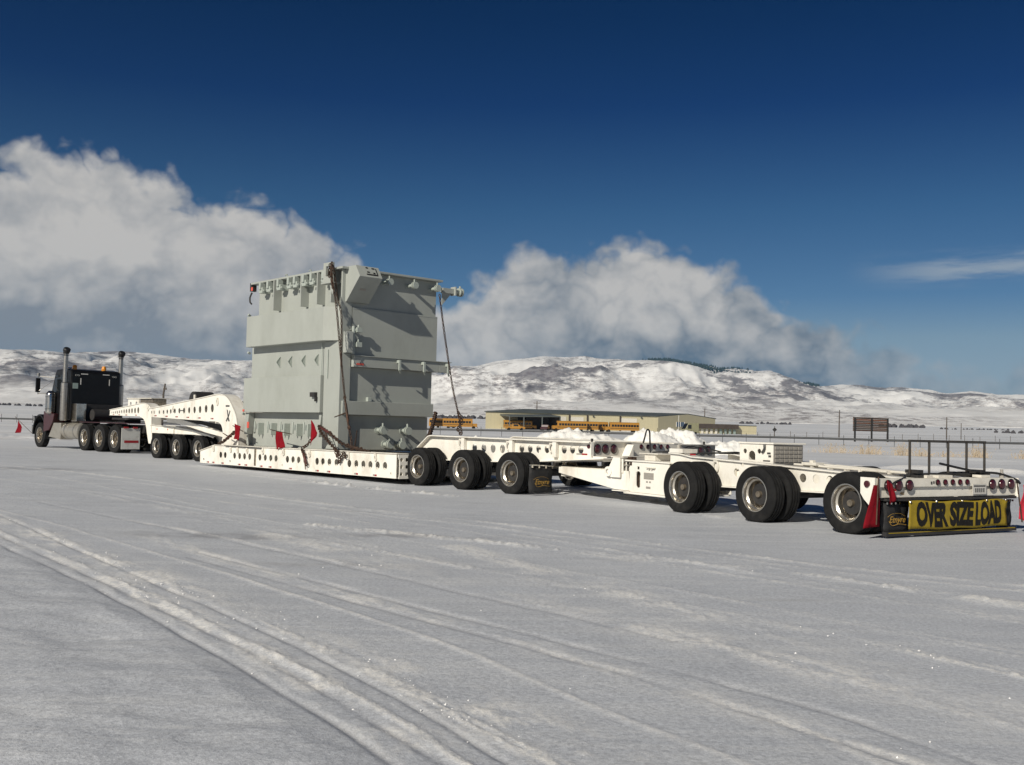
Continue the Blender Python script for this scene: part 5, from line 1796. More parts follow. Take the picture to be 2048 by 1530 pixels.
# jacking lug at the near rear top corner (a framed opening)
mb = MB()
mb.sz([(6.98, 5.04), (7.40, 5.04), (7.40, 5.56), (6.98, 5.56)], -0.06, 0.02, [[(7.08, 5.20), (7.28, 5.20), (7.28, 5.46), (7.08, 5.46)]])
mb.box(6.94, 7.44, -0.10, 0.24, 5.00, 5.038)
mb.part('lifting_lug', TG, tf, tank, bevel=0.008)
mb = MB()
mb.sz([(6.92, 4.99), (7.14, 4.99), (6.98, 4.70)], -0.02, 0.0)
mb.part('gusset', TG, tf, tank)
# front end hook with tags
mb = MB()
mb.box(11.50, 11.62, 0.05, 0.2, 5.18, 5.42)
mb.tube(smooth_poly([(11.58, 0.1, 5.15), (11.62, 0.06, 5.0), (11.56, 0.04, 4.86), (11.5, 0.06, 4.80)], 4), 0.025, 7)
mb.part('hook', 'black_steel', tf, tank)
MB().box(11.36, 11.46, 0.0, 0.012, 5.18, 5.28).part('warning_tag', 'sticker_orange', tf, tank)
MB().box(11.70, 11.80, 0.035, 0.047, 1.66, 1.72).part('warning_tag', 'sticker_orange', tf, tank)
MB().box(11.50, 11.62, 0.10, 0.112, 1.18, 1.36).part('warning_tag', 'sticker_orange', tf, tank)
for s, z in ((11.70, 4.47), (11.64, 3.36), (11.86, 1.58)):
    mb = MB()
    mb.tube([(s, 0.14, z), (s - 0.01, 0.06, z + 0.03)], 0.035, 8)
    mb.part('knob', 'grey_fitting', tf, tank, smooth=40)
# --- rear end, from the base up
MB().box(6.87, 6.978, 0.46, 3.08, 0.702, 1.60).part('end_wall', TG, tf, tank)
MB().box(6.69, 6.977, 0.20, 3.14, 1.605, 1.965).part('end_belt', TG, tf, tank, bevel=0.01)
MB().box(6.83, 6.976, 0.46, 3.16, 1.96, 2.845).part('end_wall', TG, tf, tank)
MB().box(6.74, 6.974, 0.46, 3.24, 3.135, 4.40).part('end_wall', TG, tf, tank)
MB().box(6.80, 6.973, 0.46, 3.22, 4.405, 5.362).part('end_wall', TG, tf, tank)
led = MB().box(6.61, 6.972, 0.47, 3.24, 2.85, 3.13).part('end_ledge', TG, tf, tank, bevel=0.008)
MB().box(6.61, 6.72, 3.245, 3.62, 2.85, 3.13).part('ledge_arm', TG, tf, led, bevel=0.008)
MB().box(6.57, 6.97, 0.44, 3.66, 3.133, 3.152).part('ledge_plate', TG, tf, led)
for t in (1.85, 2.67, 3.50):
    mb = MB()
    mb.box(6.48, 6.608, t - 0.05, t + 0.02, 3.02, 3.10)
    mb.box(6.48, 6.52, t - 0.05, t + 0.02, 2.82, 3.02)
    mb.tube([(6.52, t, 2.84), (6.60, t + 0.08, 2.76)], 0.025, 7)
    mb.part('chain_hook', 'grey_fitting', tf, led, bevel=0.005)
MB().box(6.74, 6.80, 0.12, 0.44, 3.515, 5.36).part('corner_strip', TG, tf, tank, bevel=0.008)
# inclined control console on the end wall
prof = [(6.80, 5.44), (6.30, 5.44), (6.09, 5.14), (6.69, 4.53), (6.80, 4.53)]
mb = MB()
mb.sz(prof, 0.22, 0.92)
con = mb.part('control_console', TG, tf, bevel=0.006)
def on_slope(a, b, u0, u1, t0, t1, lift, mat_, name, parent):
    A, Bv = Vector(a), Vector(b)
    d = (Bv - A)
    n_ = Vector((d.y, -d.x)).normalized()
    if n_.x > 0:
        n_ = -n_
    p0, p1 = A + d * u0, A + d * u1
    V = []
    for k in (0.001, lift):
        for q in (p0, p1):
            r_ = q + n_ * k
            V += [(r_.x, t0, r_.y), (r_.x, t1, r_.y)]
    MB().add(V, [(0, 1, 3, 2), (4, 5, 7, 6), (0, 1, 5, 4), (2, 3, 7, 6), (0, 2, 6, 4), (1, 3, 7, 5)]).part(name, mat_, tf, parent)
for (u0, u1, t0, t1) in ((0.10, 0.2, 0.50, 0.56), (0.12, 0.22, 0.68, 0.76), (0.5, 0.6, 0.50, 0.57), (0.55, 0.65, 0.68, 0.74), (0.72, 0.82, 0.46, 0.80), (0.16, 0.72, 0.79, 0.81)):
    on_slope((6.30, 5.44), (6.09, 5.14), u0, u1, t0, t1, 0.012, 'black_steel', 'slot_cover', con)
on_slope((6.09, 5.14), (6.69, 4.53), 0.45, 0.52, 0.42, 0.60, 0.006, 'tape_grey', 'label_plate', con)
# valves with hand-wheels: upper row, lower rows
def valve(t, z, s0, s1, r, name='valve'):
    mb = MB()
    mb.tube([(s0, t, z), (s0 - 0.02, t, z)], r * 1.0, 16)
    mb.tube([(s0, t, z), (s1, t, z)], r * 0.55, 14)
    mb.tube([(s1, t, z), (s1 - 0.035, t, z)], r * 1.15, 16)
    mb.tube([(s1 - 0.06, t, z), (s1 - 0.10, t, z)], r * 1.1, 16)
    mb.tube([(s1 - 0.02, t, z), (s1 - 0.02, t, z + r * 1.9)], r * 0.25, 8)
    return mb.part(name, 'grey_fitting', tf, tank, smooth=40)
for t in (1.42, 2.24, 3.02):
    valve(t, 5.15, 6.80, 6.52, 0.085)
for t, z in ((1.44, 1.22), (2.24, 1.215), (1.66, 0.845), (2.06, 0.83)):
    valve(t, z, 6.87, 6.66, 0.10)
mb = MB()
mb.box(6.50, 6.62, 3.23, 3.62, 5.06, 5.20)
arm = mb.part('side_arm', TG, tf, tank, bevel=0.006)
MB().box(6.44, 6.66, 3.62, 3.66, 5.02, 5.26).part('arm_plate', TG, tf, arm)
MB().tz([(3.24, 5.05), (3.55, 5.05), (3.24, 4.72)], 6.55, 6.575).part('arm_gusset', TG, tf, arm)
mb = MB()
mb.tube([(6.54, 3.66, 5.13), (6.54, 3.80, 5.13)], 0.06, 12)
mb.tube([(6.54, 3.80, 5.13), (6.54, 3.84, 5.13)], 0.12, 14)
mb.tube([(6.54, 3.88, 5.13), (6.54, 3.92, 5.13)], 0.12, 14)
mb.tube([(6.54, 3.86, 5.13), (6.54, 3.86, 5.30)], 0.03, 8)
mb.part('valve', 'grey_fitting', tf, arm, smooth=40)
# pipe stand with two valve bodies
mb = MB()
mb.tube([(6.60, 0.41, 3.17), (6.60, 0.41, 3.90)], 0.045, 12)
for z in (3.25, 3.82):
    mb.tube([(6.60, 0.41, z), (6.80, 0.41, z)], 0.03, 10)
pst = mb.part('pipe', 'grey_fitting', tf, tank, smooth=40)
for z in (3.80, 3.42):
    mb = MB()
    mb.box(6.52, 6.64, 0.47, 0.64, z - 0.06, z + 0.07)
    mb.tube([(6.58, 0.55, z + 0.07), (6.58, 0.55, z + 0.14)], 0.03, 8)
    mb.tube([(6.60, 0.44, z), (6.60, 0.48, z)], 0.05, 10)
    mb.part('valve', 'grey_fitting', tf, pst, smooth=40, bevel=0.006)
MB().box(6.52, 6.73, 0.19, 0.36, 3.20, 3.75).part('junction_box', TG, tf, tank, bevel=0.008)
MB().box(6.72, 6.826, 1.0, 1.12, 1.97, 2.08).part('bracket', 'grey_fitting', tf, tank, bevel=0.006)
MB().box(6.60, 6.608, 0.54, 0.76, 2.90, 2.95).part('warning_tag', 'sticker_orange', tf, led)
for z in (1.955, 4.4):
    pass
MB().box(6.735, 6.739, 0.46, 3.24, 4.36, 4.375).part('weld_seam', TG, tf, tank)

# ================================================================== CHAINS, BINDERS AND FLAGS ON THE LOAD
def chain(label, pts, frame=TR, pitch=0.075, r=0.0135, wl=0.030, mat_='chain_rust', group=None, seed=0):
    rng = random.Random(seed)
    P = smooth_poly(pts, 10)
    org = tuple(P[0])
    # walk the path
    mb = MB()
    acc, nxt, k = 0.0, 0.0, 0
    for a, b in zip(P[:-1], P[1:]):
        L = (b - a).length
        d = (b - a).normalized()
        side = d.cross(Vector((0.3, 0.5, 0.81))).normalized()
        up = side.cross(d)
        while nxt < acc + L:
            c = a + d * (nxt - acc)
            tw = (math.pi / 2) * (k % 2) + rng.uniform(-0.25, 0.25)
            w = side * math.cos(tw) + up * math.sin(tw)
            h = d.cross(w)
            n, m = 10, 5
            V = []
            for i in range(n):
                an = 2 * math.pi * i / n
                ca, sa = math.cos(an), math.sin(an)
                cen = c + d * (ca * (pitch * 0.5 + r * 0.4) * (1.05 if abs(ca) > 0.5 else 0.9)) + w * (sa * wl)
                outd = (d * ca + w * sa).normalized()
                for j in range(m):
                    bn = 2 * math.pi * j / m
                    V.append(cen + outd * r * math.cos(bn) + h * r * math.sin(bn))
            F = [(i * m + j, ((i + 1) % n) * m + j, ((i + 1) % n) * m + (j + 1) % m, i * m + (j + 1) % m) for i in range(n) for j in range(m)]
            mb.add(V, F)
            nxt += pitch
            k += 1
        acc += L
    o = bpy.data.objects.new('tie_down_chain', mb.mesh('tie_down_chain', mat_, org, 60))
    COL.objects.link(o)
    o.location = frame.w(*org)
    o.rotation_euler = (0, 0, frame.rz)
    tag(o, label, 'chain', group)
    return o
chain('rusty chain running down the near rear corner of the transformer from its top lug', [(6.95, -0.10, 5.46), (6.80, -0.14, 5.0), (6.55, -0.16, 4.35), (6.2, -0.18, 2.9), (5.85, -0.2, 1.6), (5.62, -0.2, 0.98), (5.56, -0.22, 0.72)], seed=1, pitch=0.075, r=0.0115, wl=0.026)
chain('second chain hanging close behind the corner chain near the console', [(6.90, -0.06, 5.40), (6.78, 0.02, 4.6), (6.66, 0.06, 4.2), (6.55, 0.02, 3.6), (6.36, -0.08, 2.8)], seed=2, pitch=0.075, r=0.011, wl=0.026)
chain('bunched chain looped over the top lug of the transformer', [(7.06, -0.09, 5.20), (6.98, -0.12, 5.44), (6.90, -0.12, 5.52), (6.85, -0.13, 5.36), (6.86, -0.14, 5.12), (6.80, -0.13, 4.86)], seed=3, pitch=0.07, r=0.014, wl=0.031)
chain('dark chain slanting down behind the right side of the transformer to the rear frame', [(6.42, 3.05, 4.95), (6.25, 3.12, 3.9), (5.98, 3.22, 2.5), (5.80, 3.30, 1.75), (5.66, 3.35, 1.16)], seed=4, pitch=0.075, r=0.0115, wl=0.026)
chain('short chain bundle at the foot of the right rear chain', [(5.80, 3.32, 1.74), (5.72, 3.38, 1.5), (5.76, 3.28, 1.3), (5.60, 3.28, 1.14)], seed=5, pitch=0.075, r=0.016, wl=0.036)
chain('rusty chain from the lower corner lug sloping back to the deck edge', [(7.42, -0.02, 1.30), (7.05, -0.10, 1.22), (6.55, -0.18, 1.08), (6.1, -0.2, 0.90), (5.5, -0.2, 0.78), (4.75, -0.22, 0.71)], seed=6, pitch=0.08, r=0.015, wl=0.034)
chain('rusty chain sloping from the lower corner lug towards the hanging bundle', [(7.38, -0.06, 1.26), (7.05, -0.16, 1.10), (6.55, -0.24, 0.88), (6.2, -0.29, 0.72), (6.08, -0.30, 0.52)], seed=7, pitch=0.075, r=0.015, wl=0.034)
chain('chain hanging over the deck edge below the red pennant', [(7.55, -0.12, 1.02), (7.62, -0.24, 0.80), (7.75, -0.30, 0.70), (7.65, -0.31, 0.56), (7.56, -0.31, 0.48)], seed=8, pitch=0.07, r=0.016, wl=0.036)
chain('loose chain bundle hanging over the perforated deck beam', [(6.22, -0.29, 0.74), (6.02, -0.31, 0.66), (5.94, -0.32, 0.50), (5.98, -0.31, 0.40), (5.86, -0.32, 0.52), (5.78, -0.31, 0.66), (5.70, -0.31, 0.54), (5.62, -0.31, 0.62)], seed=9, pitch=0.07, r=0.015, wl=0.034)
chain('dark chain from the transformer front corner down to the gooseneck foot', [(11.9, -0.02, 1.12), (12.2, -0.06, 0.98), (12.55, -0.10, 0.80), (12.85, -0.14, 0.68)], seed=10, pitch=0.075, r=0.018, wl=0.04)
chain('dark chain at the rear right foot of the transformer above the first trailer wheel', [(6.4, 3.0, 1.72), (5.9, 2.55, 1.45), (5.2, 1.9, 1.15), (4.6, 1.3, 0.95), (4.2, 0.95, 0.80)], seed=11, pitch=0.08, r=0.022, wl=0.045)
def binder(label, a, b, lev, frame=TR, bm_='binder_red'):
    """lever binder: barrel, two hooks and a handle"""
    th = Thing('chain_binder', label, 'chain binder', frame, tuple((Vector(a) + Vector(b)) / 2))
    A, B = Vector(a), Vector(b)
    MB().tube([A, A.lerp(B, 0.15), A.lerp(B, 0.2), A.lerp(B, 0.8), A.lerp(B, 0.85), B], 0.03, 10, True, [0.018, 0.018, 0.034, 0.034, 0.018, 0.018]).part('barrel', bm_, th, smooth=40)
    c = A.lerp(B, 0.5)
    MB().tube([c, c + Vector(lev) * 0.5, c + Vector(lev)], 0.016, 8, True, [0.022, 0.016, 0.013]).part('handle', 'chain_rust', th, smooth=40)
    for p in (A, B):
        mb = MB()
        mb.ring(tuple(p), 0.045, 0.016, 't', 12, 6)
        mb.part('hook', 'chain_rust', th, smooth=50)
    return th
binder('red lever binder on the chain at the lower near corner of the transformer', (7.30, -0.08, 1.27), (6.62, -0.18, 1.12), (-0.38, -0.1, -0.36))
binder('rusty binder with long handle standing up beside the end wall valves', (5.75, -0.20, 0.83), (5.15, -0.21, 0.76), (-0.16, -0.05, 0.42), TR, 'chain_rust')
binder('binder hanging below the deck edge under the red pennant', (7.72, -0.31, 0.62), (7.50, -0.32, 0.30), (-0.06, 0, -0.30))
binder('dark binder on the chain at the front foot of the transformer', (12.15, -0.05, 1.03), (12.62, -0.10, 0.78), (0.28, -0.05, 0.10))
binder('binder on the tall corner chain with its handle pointing forward', (5.98, -0.19, 2.02), (5.74, -0.2, 1.28), (0.40, -0.1, -0.12), TR, 'chain_rust')
flag('safety_flag', 'red flag hanging over the middle of the deck edge in front of the clamps',
     [(9.22, -0.28, 1.12), (8.86, -0.29, 1.10), (8.68, -0.31, 0.70), (9.10, -0.31, 0.63)], (0.2, 1, 0), 'flag_red', TR, [(9.55, -0.27, 1.16), (8.4, -0.27, 1.06)], 0.02, seed=4)
flag('safety_flag', 'narrow red pennant hanging from the binder near the transformer corner',
     [(7.40, -0.28, 1.45), (7.36, -0.29, 1.43), (7.02, -0.30, 1.12), (7.38, -0.31, 0.78)], (0.6, 1, 0), 'flag_red', TR, None, 0.03, seed=6)
flag('safety_flag', 'red flag tied at the front foot of the transformer beside the gooseneck',
     [(11.80, -0.20, 1.30), (11.35, -0.22, 1.22), (11.40, -0.24, 0.82), (11.66, -0.25, 0.86)], (0.2, 1, 0), 'flag_red', TR, [(11.95, -0.18, 1.24), (11.25, -0.2, 1.08)], 0.03, seed=8)
# hoses at the hinge
hose('black air hose looping up above the hinge lamps', [(-1.95, 2.2, 0.80), (-1.92, 2.2, 1.15), (-1.90, 2.2, 1.36), (-1.88, 2.14, 1.38), (-1.86, 2.10, 1.22), (-1.84, 2.08, 1.12)], 0.018, TR)
hose('thick black hose lying over the hinge cover towards the booster', [(5.25, 0.95, 0.97), (5.0, 1.1, 0.95), (4.9, 1.35, 1.06), (4.75, 1.5, 1.10), (4.55, 1.45, 1.0), (4.5, 1.3, 0.97)], 0.022, BO)
hose('black cable coiled on the near booster beam behind its first wheel', [(4.2, 0.9, 0.985), (4.0, 1.15, 1.0), (3.75, 1.4, 1.02), (3.9, 1.6, 1.0), (4.3, 1.5, 0.99)], 0.016, BO)
hose('thin black hose bowed over the hinge between trailer and booster', [(5.5, 0.9, 0.96), (5.2, 1.3, 1.02), (5.1, 1.6, 1.10), (4.8, 2.0, 1.0)], 0.014, BO)

# ================================================================== BACKGROUND: rail, fence, buildings, buses, signs, poles, snow piles, weeds
def zat(x, y):
    return hill_z(x, y)
def xy_part(mb, name, mats, thing, parent=None, smooth=None, bevel=0.0):
    """world-axis part: builder coordinates are (x, y, z) relative to the thing"""
    o = bpy.data.objects.new(name, mb.mesh(name, mats, (0, 0, 0), smooth, flip=False))
    COL.objects.link(o)
    o.parent = parent or thing.e
    if bevel:
        b = o.modifiers.new('edge', 'BEVEL')
        b.width = bevel
        b.limit_method = 'ANGLE'
    return o
# --- long pipe rail along the edge of the lot
A, B = Vector((-190, 196, 0)), Vector((150, 98, 0))
rl = Thing('pipe_rail', 'long dark pipe rail running along the far edge of the lot', 'railing', loc=(0, 140, 0.3))
def rel(p):
    return (p[0], p[1] - 140, p[2] - 0.3)
L = (B - A).length
d = (B - A).normalized()
P = []
for k in range(41):
    p = A + d * (L * k / 40)
    P.append(rel((p.x, p.y, 0.90 + 0.03 * math.sin(k * 1.7) + 0.03 * math.sin(k * 0.6))))
xy_part(MB().tube(P, 0.135, 8), 'rail', 'rail_paint', rl, smooth=50)
post_me = MB().tube([(0, 0, 0), (0, 0, 1.35)], 0.035, 6).mesh('post', 'rail_paint', smooth=50, flip=False)
for k in range(0, 118):
    p = A + d * (L * (k + 0.5) / 118)
    z = zat(p.x, p.y) - 0.05
    o = bpy.data.objects.new('post', post_me)
    COL.objects.link(o)
    o.parent = rl.e
    o.location = rel((p.x, p.y + 0.16, z))
# --- wire fence beyond it
A2, B2 = Vector((30, 210, 0)), Vector((190, 235, 0))
wf = Thing('wire_fence', 'thin wire fence with slim posts across the snowy field on the right', 'fence', loc=(100, 220, 0.6))
post2 = MB().tube([(0, 0, -0.2), (0, 0, 1.3)], 0.05, 5).mesh('post', 'pole_wood', flip=False)
W2 = []
for k in range(46):
    p = A2.lerp(B2, k / 45)
    z = zat(p.x, p.y)
    o = bpy.data.objects.new('post', post2)
    COL.objects.link(o)
    o.parent = wf.e
    o.location = (p.x - 100, p.y - 220, z - 0.6)
    o.scale.z = random.uniform(0.8, 1.15)
    W2.append((p.x - 100, p.y - 220, z - 0.6))
for h in (0.5, 1.05):
    xy_part(MB().tube([(a, b, c + h) for a, b, c in W2], 0.012, 4), 'wire', 'rail_paint', wf)

# --- bus garage: long gabled steel building with doors and an open bay
Pa, Pb, Pc = at(971, 848, 300), at(1316, 862, 318), at(1430, 864, 342)
bz = zat(Pa.x, Pa.y)
gz = 0.6
G = Thing('bus_garage', 'long tan steel bus garage with white roll doors and dark roof', 'building', loc=(Pa.x, Pa.y, gz))
def gp(p, z):
    return (p.x - Pa.x, p.y - Pa.y, z - gz)
e_z, r_z = 5.75, 6.9
Pa2 = Vector((Pa.x, Pa.y, 0)); Pb2 = Vector((Pb.x, Pb.y, 0)); Pc2 = Vector((Pc.x, Pc.y, 0))
Pd2 = Pa2 + (Pc2 - Pb2)
Rm1, Rm2 = (Pb2 + Pc2) / 2, (Pa2 + Pd2) / 2
def quad(thing, pts, name, m, parent=None):
    return xy_part(MB().add(pts, [tuple(range(len(pts)))]), name, m, thing, parent)
fw = quad(G, [gp(Pa2, 0.3), gp(Pb2, 0.3), gp(Pb2, e_z), gp(Pa2, e_z)], 'front_wall', 'tan_siding')
quad(G, [gp(Pb2, 0.3), gp(Pc2, 0.3), gp(Pc2, e_z), gp(Rm1, r_z), gp(Pb2, e_z)], 'gable_wall', 'tan_siding')
quad(G, [gp(Pa2, 0.3), gp(Pd2, 0.3), gp(Pd2, e_z), gp(Rm2, r_z), gp(Pa2, e_z)], 'gable_wall', 'tan_siding')
quad(G, [gp(Pc2, 0.3), gp(Pd2, 0.3), gp(Pd2, e_z), gp(Pc2, e_z)], 'back_wall', 'tan_siding')
def roofpart(p, q, r, s, name):
    th = 0.25
    V = [gp(p, e_z), gp(q, e_z), gp(r, r_z), gp(s, r_z)]
    V2 = [(a, b, c + th) for a, b, c in V]
    return xy_part(MB().add(V + V2, [(0, 1, 2, 3), (4, 5, 6, 7), (0, 1, 5, 4), (1, 2, 6, 5), (2, 3, 7, 6), (3, 0, 4, 7)]), name, 'roof_dark', G)
over = (Pb2 - Pc2).normalized() * 0.6
roofpart(Pa2 + over, Pb2 + over, Rm1, Rm2, 'roof')
roofpart(Pd2 - over, Pc2 - over, Rm1, Rm2, 'roof')
fdir = (Pb2 - Pa2).normalized()
fn = Vector((fdir.y, -fdir.x, 0))
if fn.y > 0:
    fn = -fn
FL = (Pb2 - Pa2).length
def f_at(u):          # distance along the front wall for a survey column
    t = (u - 971) / (1316 - 971)
    return FL * t * 300 / (300 * t + 318 * (1 - t)) if False else FL * t
def f_box(u0, u1, z0, z1, out, name, m, parent=None):
    p, q = Pa2 + fdir * f_at(u0) + fn * 0.02, Pa2 + fdir * f_at(u1) + fn * 0.02
    o_ = fn * out
    V = [gp(p, z0), gp(q, z0), gp(q, z1), gp(p, z1), gp(p + o_, z0), gp(q + o_, z0), gp(q + o_, z1), gp(p + o_, z1)]
    return xy_part(MB().add(V, [(0, 1, 2, 3), (4, 5, 6, 7), (0, 1, 5, 4), (1, 2, 6, 5), (2, 3, 7, 6), (3, 0, 4, 7)]), name, m, G, parent)
for u0, u1 in ((1099, 1127), (1136, 1162), (1238, 1271)):
    dr = f_box(u0, u1, 0.4, 5.0, 0.06, 'roll_door', 'door_white', fw)
for u in (1095, 1132, 1235, 1168):
    f_box(u, u + 2.6, 0.4, 5.6, 0.25, 'pilaster', 'roof_brown', fw)
for u in (1180, 1279):
    f_box(u, u + 2.5, 5.1, 5.5, 0.4, 'wall_lamp', 'roof_dark', fw)
# open lean-to bay in front of the wall
def bay():
    p, q = Pa2 + fdir * f_at(998), Pa2 + fdir * f_at(1094)
    dep = fn * 9
    V = [gp(p, 4.9), gp(q, 5.2), gp(q + dep, 4.7), gp(p + dep, 4.4)]
    V2 = [(a, b, c + 0.35) for a, b, c in V]
    r = xy_part(MB().add(V + V2, [(0, 1, 2, 3), (4, 5, 6, 7), (0, 1, 5, 4), (1, 2, 6, 5), (2, 3, 7, 6), (3, 0, 4, 7)]), 'bay_roof', 'roof_dark', G)
    for k in (0.0, 0.28, 0.64, 1.0):
        a = p.lerp(q, k) + dep * 0.98
        x, y, z = gp(a, 0.3)
        xy_part(MB().box(x - 0.14, x + 0.14, y - 0.14, y + 0.14, z, z + 4.5), 'bay_post', 'roof_dark', G, r)
    q1 = Pa2 + fdir * f_at(1032)
    V = [gp(q1 + fn * 0.1, 0.3), gp(q + fn * 0.1, 0.3), gp(q + fn * 0.1, 5.0), gp(q1 + fn * 0.1, 5.0)]
    quad(G, V, 'bay_shade', 'roof_brown', r)  # dark brown sheet over the wall, painting in the shade of the bay
    V = [gp(q, 0.3), gp(q + dep, 0.3), gp(q + dep, 4.8), gp(q, 5.0)]
    quad(G, V, 'bay_side', 'roof_brown', r)
bay()
gdir = (Pc2 - Pb2).normalized()
gn_ = Vector((gdir.y, -gdir.x, 0))
if gn_.y > 0:
    gn_ = -gn_
p = Pb2 + gdir * ((Pc2 - Pb2).length * 0.30) + gn_ * 0.06
q = p + gdir * 4.6
gw = quad(G, [gp(p, 2.9), gp(q, 2.9), gp(q, 4.3), gp(p, 4.3)], 'window', 'window_blue')
for k in (0, 1, 2):
    m_ = p.lerp(q, k / 2) + gn_ * 0.04
    x, y, z = gp(m_, 2.8)
    xy_part(MB().box(x - 0.08, x + 0.08, y - 0.05, y + 0.05, z, z + 1.6), 'mullion', 'tape_white', G, gw)

# --- low office annex with mansard fascia
Qa, Qb, Qc = at(1388, 862, 296), at(1476, 864, 300), at(1513, 866, 303)
AN = Thing('office_annex', 'low tan annex with dark mansard roof right of the garage', 'building', loc=(Qa.x, Qa.y, gz))
def ap(p, z, back=0.0):
    return (p.x - Qa.x, p.y - Qa.y + back, z - gz)
def blk(p, q, z0, z1, b0, b1, name, m, parent=None):
    V = [ap(p, z0, b0), ap(q, z0, b0), ap(q, z0, b1), ap(p, z0, b1), ap(p, z1, b0), ap(q, z1, b0), ap(q, z1, b1), ap(p, z1, b1)]
    return xy_part(MB().add(V, [(0, 1, 2, 3), (4, 5, 6, 7), (0, 1, 5, 4), (1, 2, 6, 5), (2, 3, 7, 6), (3, 0, 4, 7)]), name, m, AN, parent)
aw = blk(Qa, Qc, 0.3, 3.35, 0, 8, 'wall', 'tan_siding')
blk(Qa, Qb, 2.45, 3.75, -1.0, -0.05, 'mansard', 'roof_brown')
blk(Qa, Qc, 3.36, 3.6, -0.04, 8.2, 'roof', 'roof_dark')
for k in range(9):
    u0 = 0.05 + k * 0.105
    m_ = 'door_white' if k < 5 else 'pale_glass'
    blk(Qa.lerp(Qb, u0), Qa.lerp(Qb, u0 + 0.055), 0.8, 2.3, -0.12, -0.02, 'window', m_, aw)

# --- school buses
def make_bus():
    t = Thing('school_bus', 'x', 'bus', loc=(0, 0, 0))
    prof = [(-1.2, 0.75), (1.2, 0.75), (1.22, 2.2), (1.15, 2.75), (0.85, 3.05), (0.4, 3.15), (-0.4, 3.15), (-0.85, 3.05), (-1.15, 2.75), (-1.22, 2.2)]
    body = xy_part(MB().ext(prof, [], lambda a, b, h: (h, a, b), -5.2, 4.2), 'body', 'bus_yellow', t, smooth=30)
    xy_part(MB().ext([(-1.05, 0.75), (1.05, 0.75), (1.05, 1.55), (0.8, 1.75), (-0.8, 1.75), (-1.05, 1.55)], [], lambda a, b, h: (h, a, b), 4.2, 5.7), 'hood', 'bus_yellow', t, smooth=30)
    win = MB().box(-0.36, 0.36, -0.02, 0.02, -0.32, 0.32).mesh('window', 'dark_glass', flip=False)
    for sy in (-1, 1):
        for k in range(10):
            o = bpy.data.objects.new('window', win)
            COL.objects.link(o)
            o.parent = body
            o.location = (-4.6 + k * 0.88, sy * 1.225, 2.12)
        xy_part(MB().box(-5.15, 4.15, sy * 1.235 - 0.015, sy * 1.235 + 0.015, 1.28, 1.40), 'rub_rail', 'bus_trim', t, body)
    xy_part(MB().box(4.2, 4.24, -0.95, 0.95, 1.85, 2.65), 'windscreen', 'dark_glass', t, body)
    xy_part(MB().box(-5.24, -5.2, -0.9, 0.9, 1.85, 2.55), 'rear_window', 'dark_glass', t, body)
    xy_part(MB().box(5.7, 5.85, -1.15, 1.15, 0.55, 0.85), 'bumper', 'bus_trim', t)
    wh = MB().tube([(0, -0.14, 0), (0, 0.14, 0)], 0.5, 16).mesh('wheel', 'tyre_rubber', smooth=40, flip=False)
    for x in (-3.4, 4.6):
        for y in (-1.05, 1.05):
            o = bpy.data.objects.new('wheel', wh)
            COL.objects.link(o)
            o.parent = t.e
            o.location = (x, y, 0.5)
    return t.e
def copy_tree(o, parent=None):
    c = o.copy()
    COL.objects.link(c)
    c.parent = parent
    for ch in o.children:
        copy_tree(ch, c)
    return c
bus = make_bus()
BUSES = [(918, 286, 4, 'yellow school bus parked beyond the rail just right of the transformer'),
         (884, 292, 55, 'yellow school bus half hidden behind the transformer edge'),
         (1038, 300, 8, 'yellow school bus parked in the dark open bay of the garage'),
         (1140, 284, 186, 'leftmost yellow school bus of the row before the white doors'),
         (1163, 287, 184, 'middle yellow school bus of the row before the white doors'),
         (1183, 290, 187, 'rightmost yellow school bus of the row before the white doors'),
         (1245, 288, 184, 'yellow school bus alone before the last white door of the garage')]
for i, (u, dd, az_, lab) in enumerate(BUSES):
    o = bus if i == 0 else copy_tree(bus)
    p = at(u, 860, dd)
    o.location = (p.x, p.y, 0.55)
    o.rotation_euler = (0, 0, R(az_))
    o.scale = (0.88, 0.9, 0.95)
    tag(o, lab, 'bus', 'school buses at the garage')
# small yellow pickup under the bay, tan step van, red pickup
def small_vehicle(name, label, cat, u, dd, paint, prof, w, az_, s=1.0):
    t = Thing(name, label, cat, loc=(0, 0, 0))
    p = at(u, 862, dd)
    t.e.location = (p.x, p.y, 0.6)
    t.e.rotation_euler = (0, 0, R(az_))
    t.e.scale = (s, s, s)
    b = xy_part(MB().ext(prof, [], lambda a, b_, h: (a, h, b_), -w / 2, w / 2), 'body', paint, t, bevel=0.06)
    wh = MB().tube([(0, -0.12, 0), (0, 0.12, 0)], 0.38, 14).mesh('wheel', 'tyre_rubber', smooth=40, flip=False)
    xs = [q[0] for q in prof]
    for x in (min(xs) + 0.95, max(xs) - 0.95):
        for y in (-w / 2 + 0.1, w / 2 - 0.1):
            o = bpy.data.objects.new('wheel', wh)
            COL.objects.link(o)
            o.parent = t.e
            o.location = (x, y, 0.38)
    return t, b
t_, b_ = small_vehicle('pickup_truck', 'yellow pickup parked low in front of the open bay', 'pickup', 1030, 268, 'bus_yellow', [(-2.6, 0.45), (2.6, 0.45), (2.6, 1.0), (1.3, 1.15), (0.8, 1.75), (-0.6, 1.75), (-0.8, 1.1), (-2.6, 1.05)], 1.9, 5)
xy_part(MB().box(-0.5, 0.75, -0.97, -0.955, 1.15, 1.62), 'side_window', 'dark_glass', t_, b_)
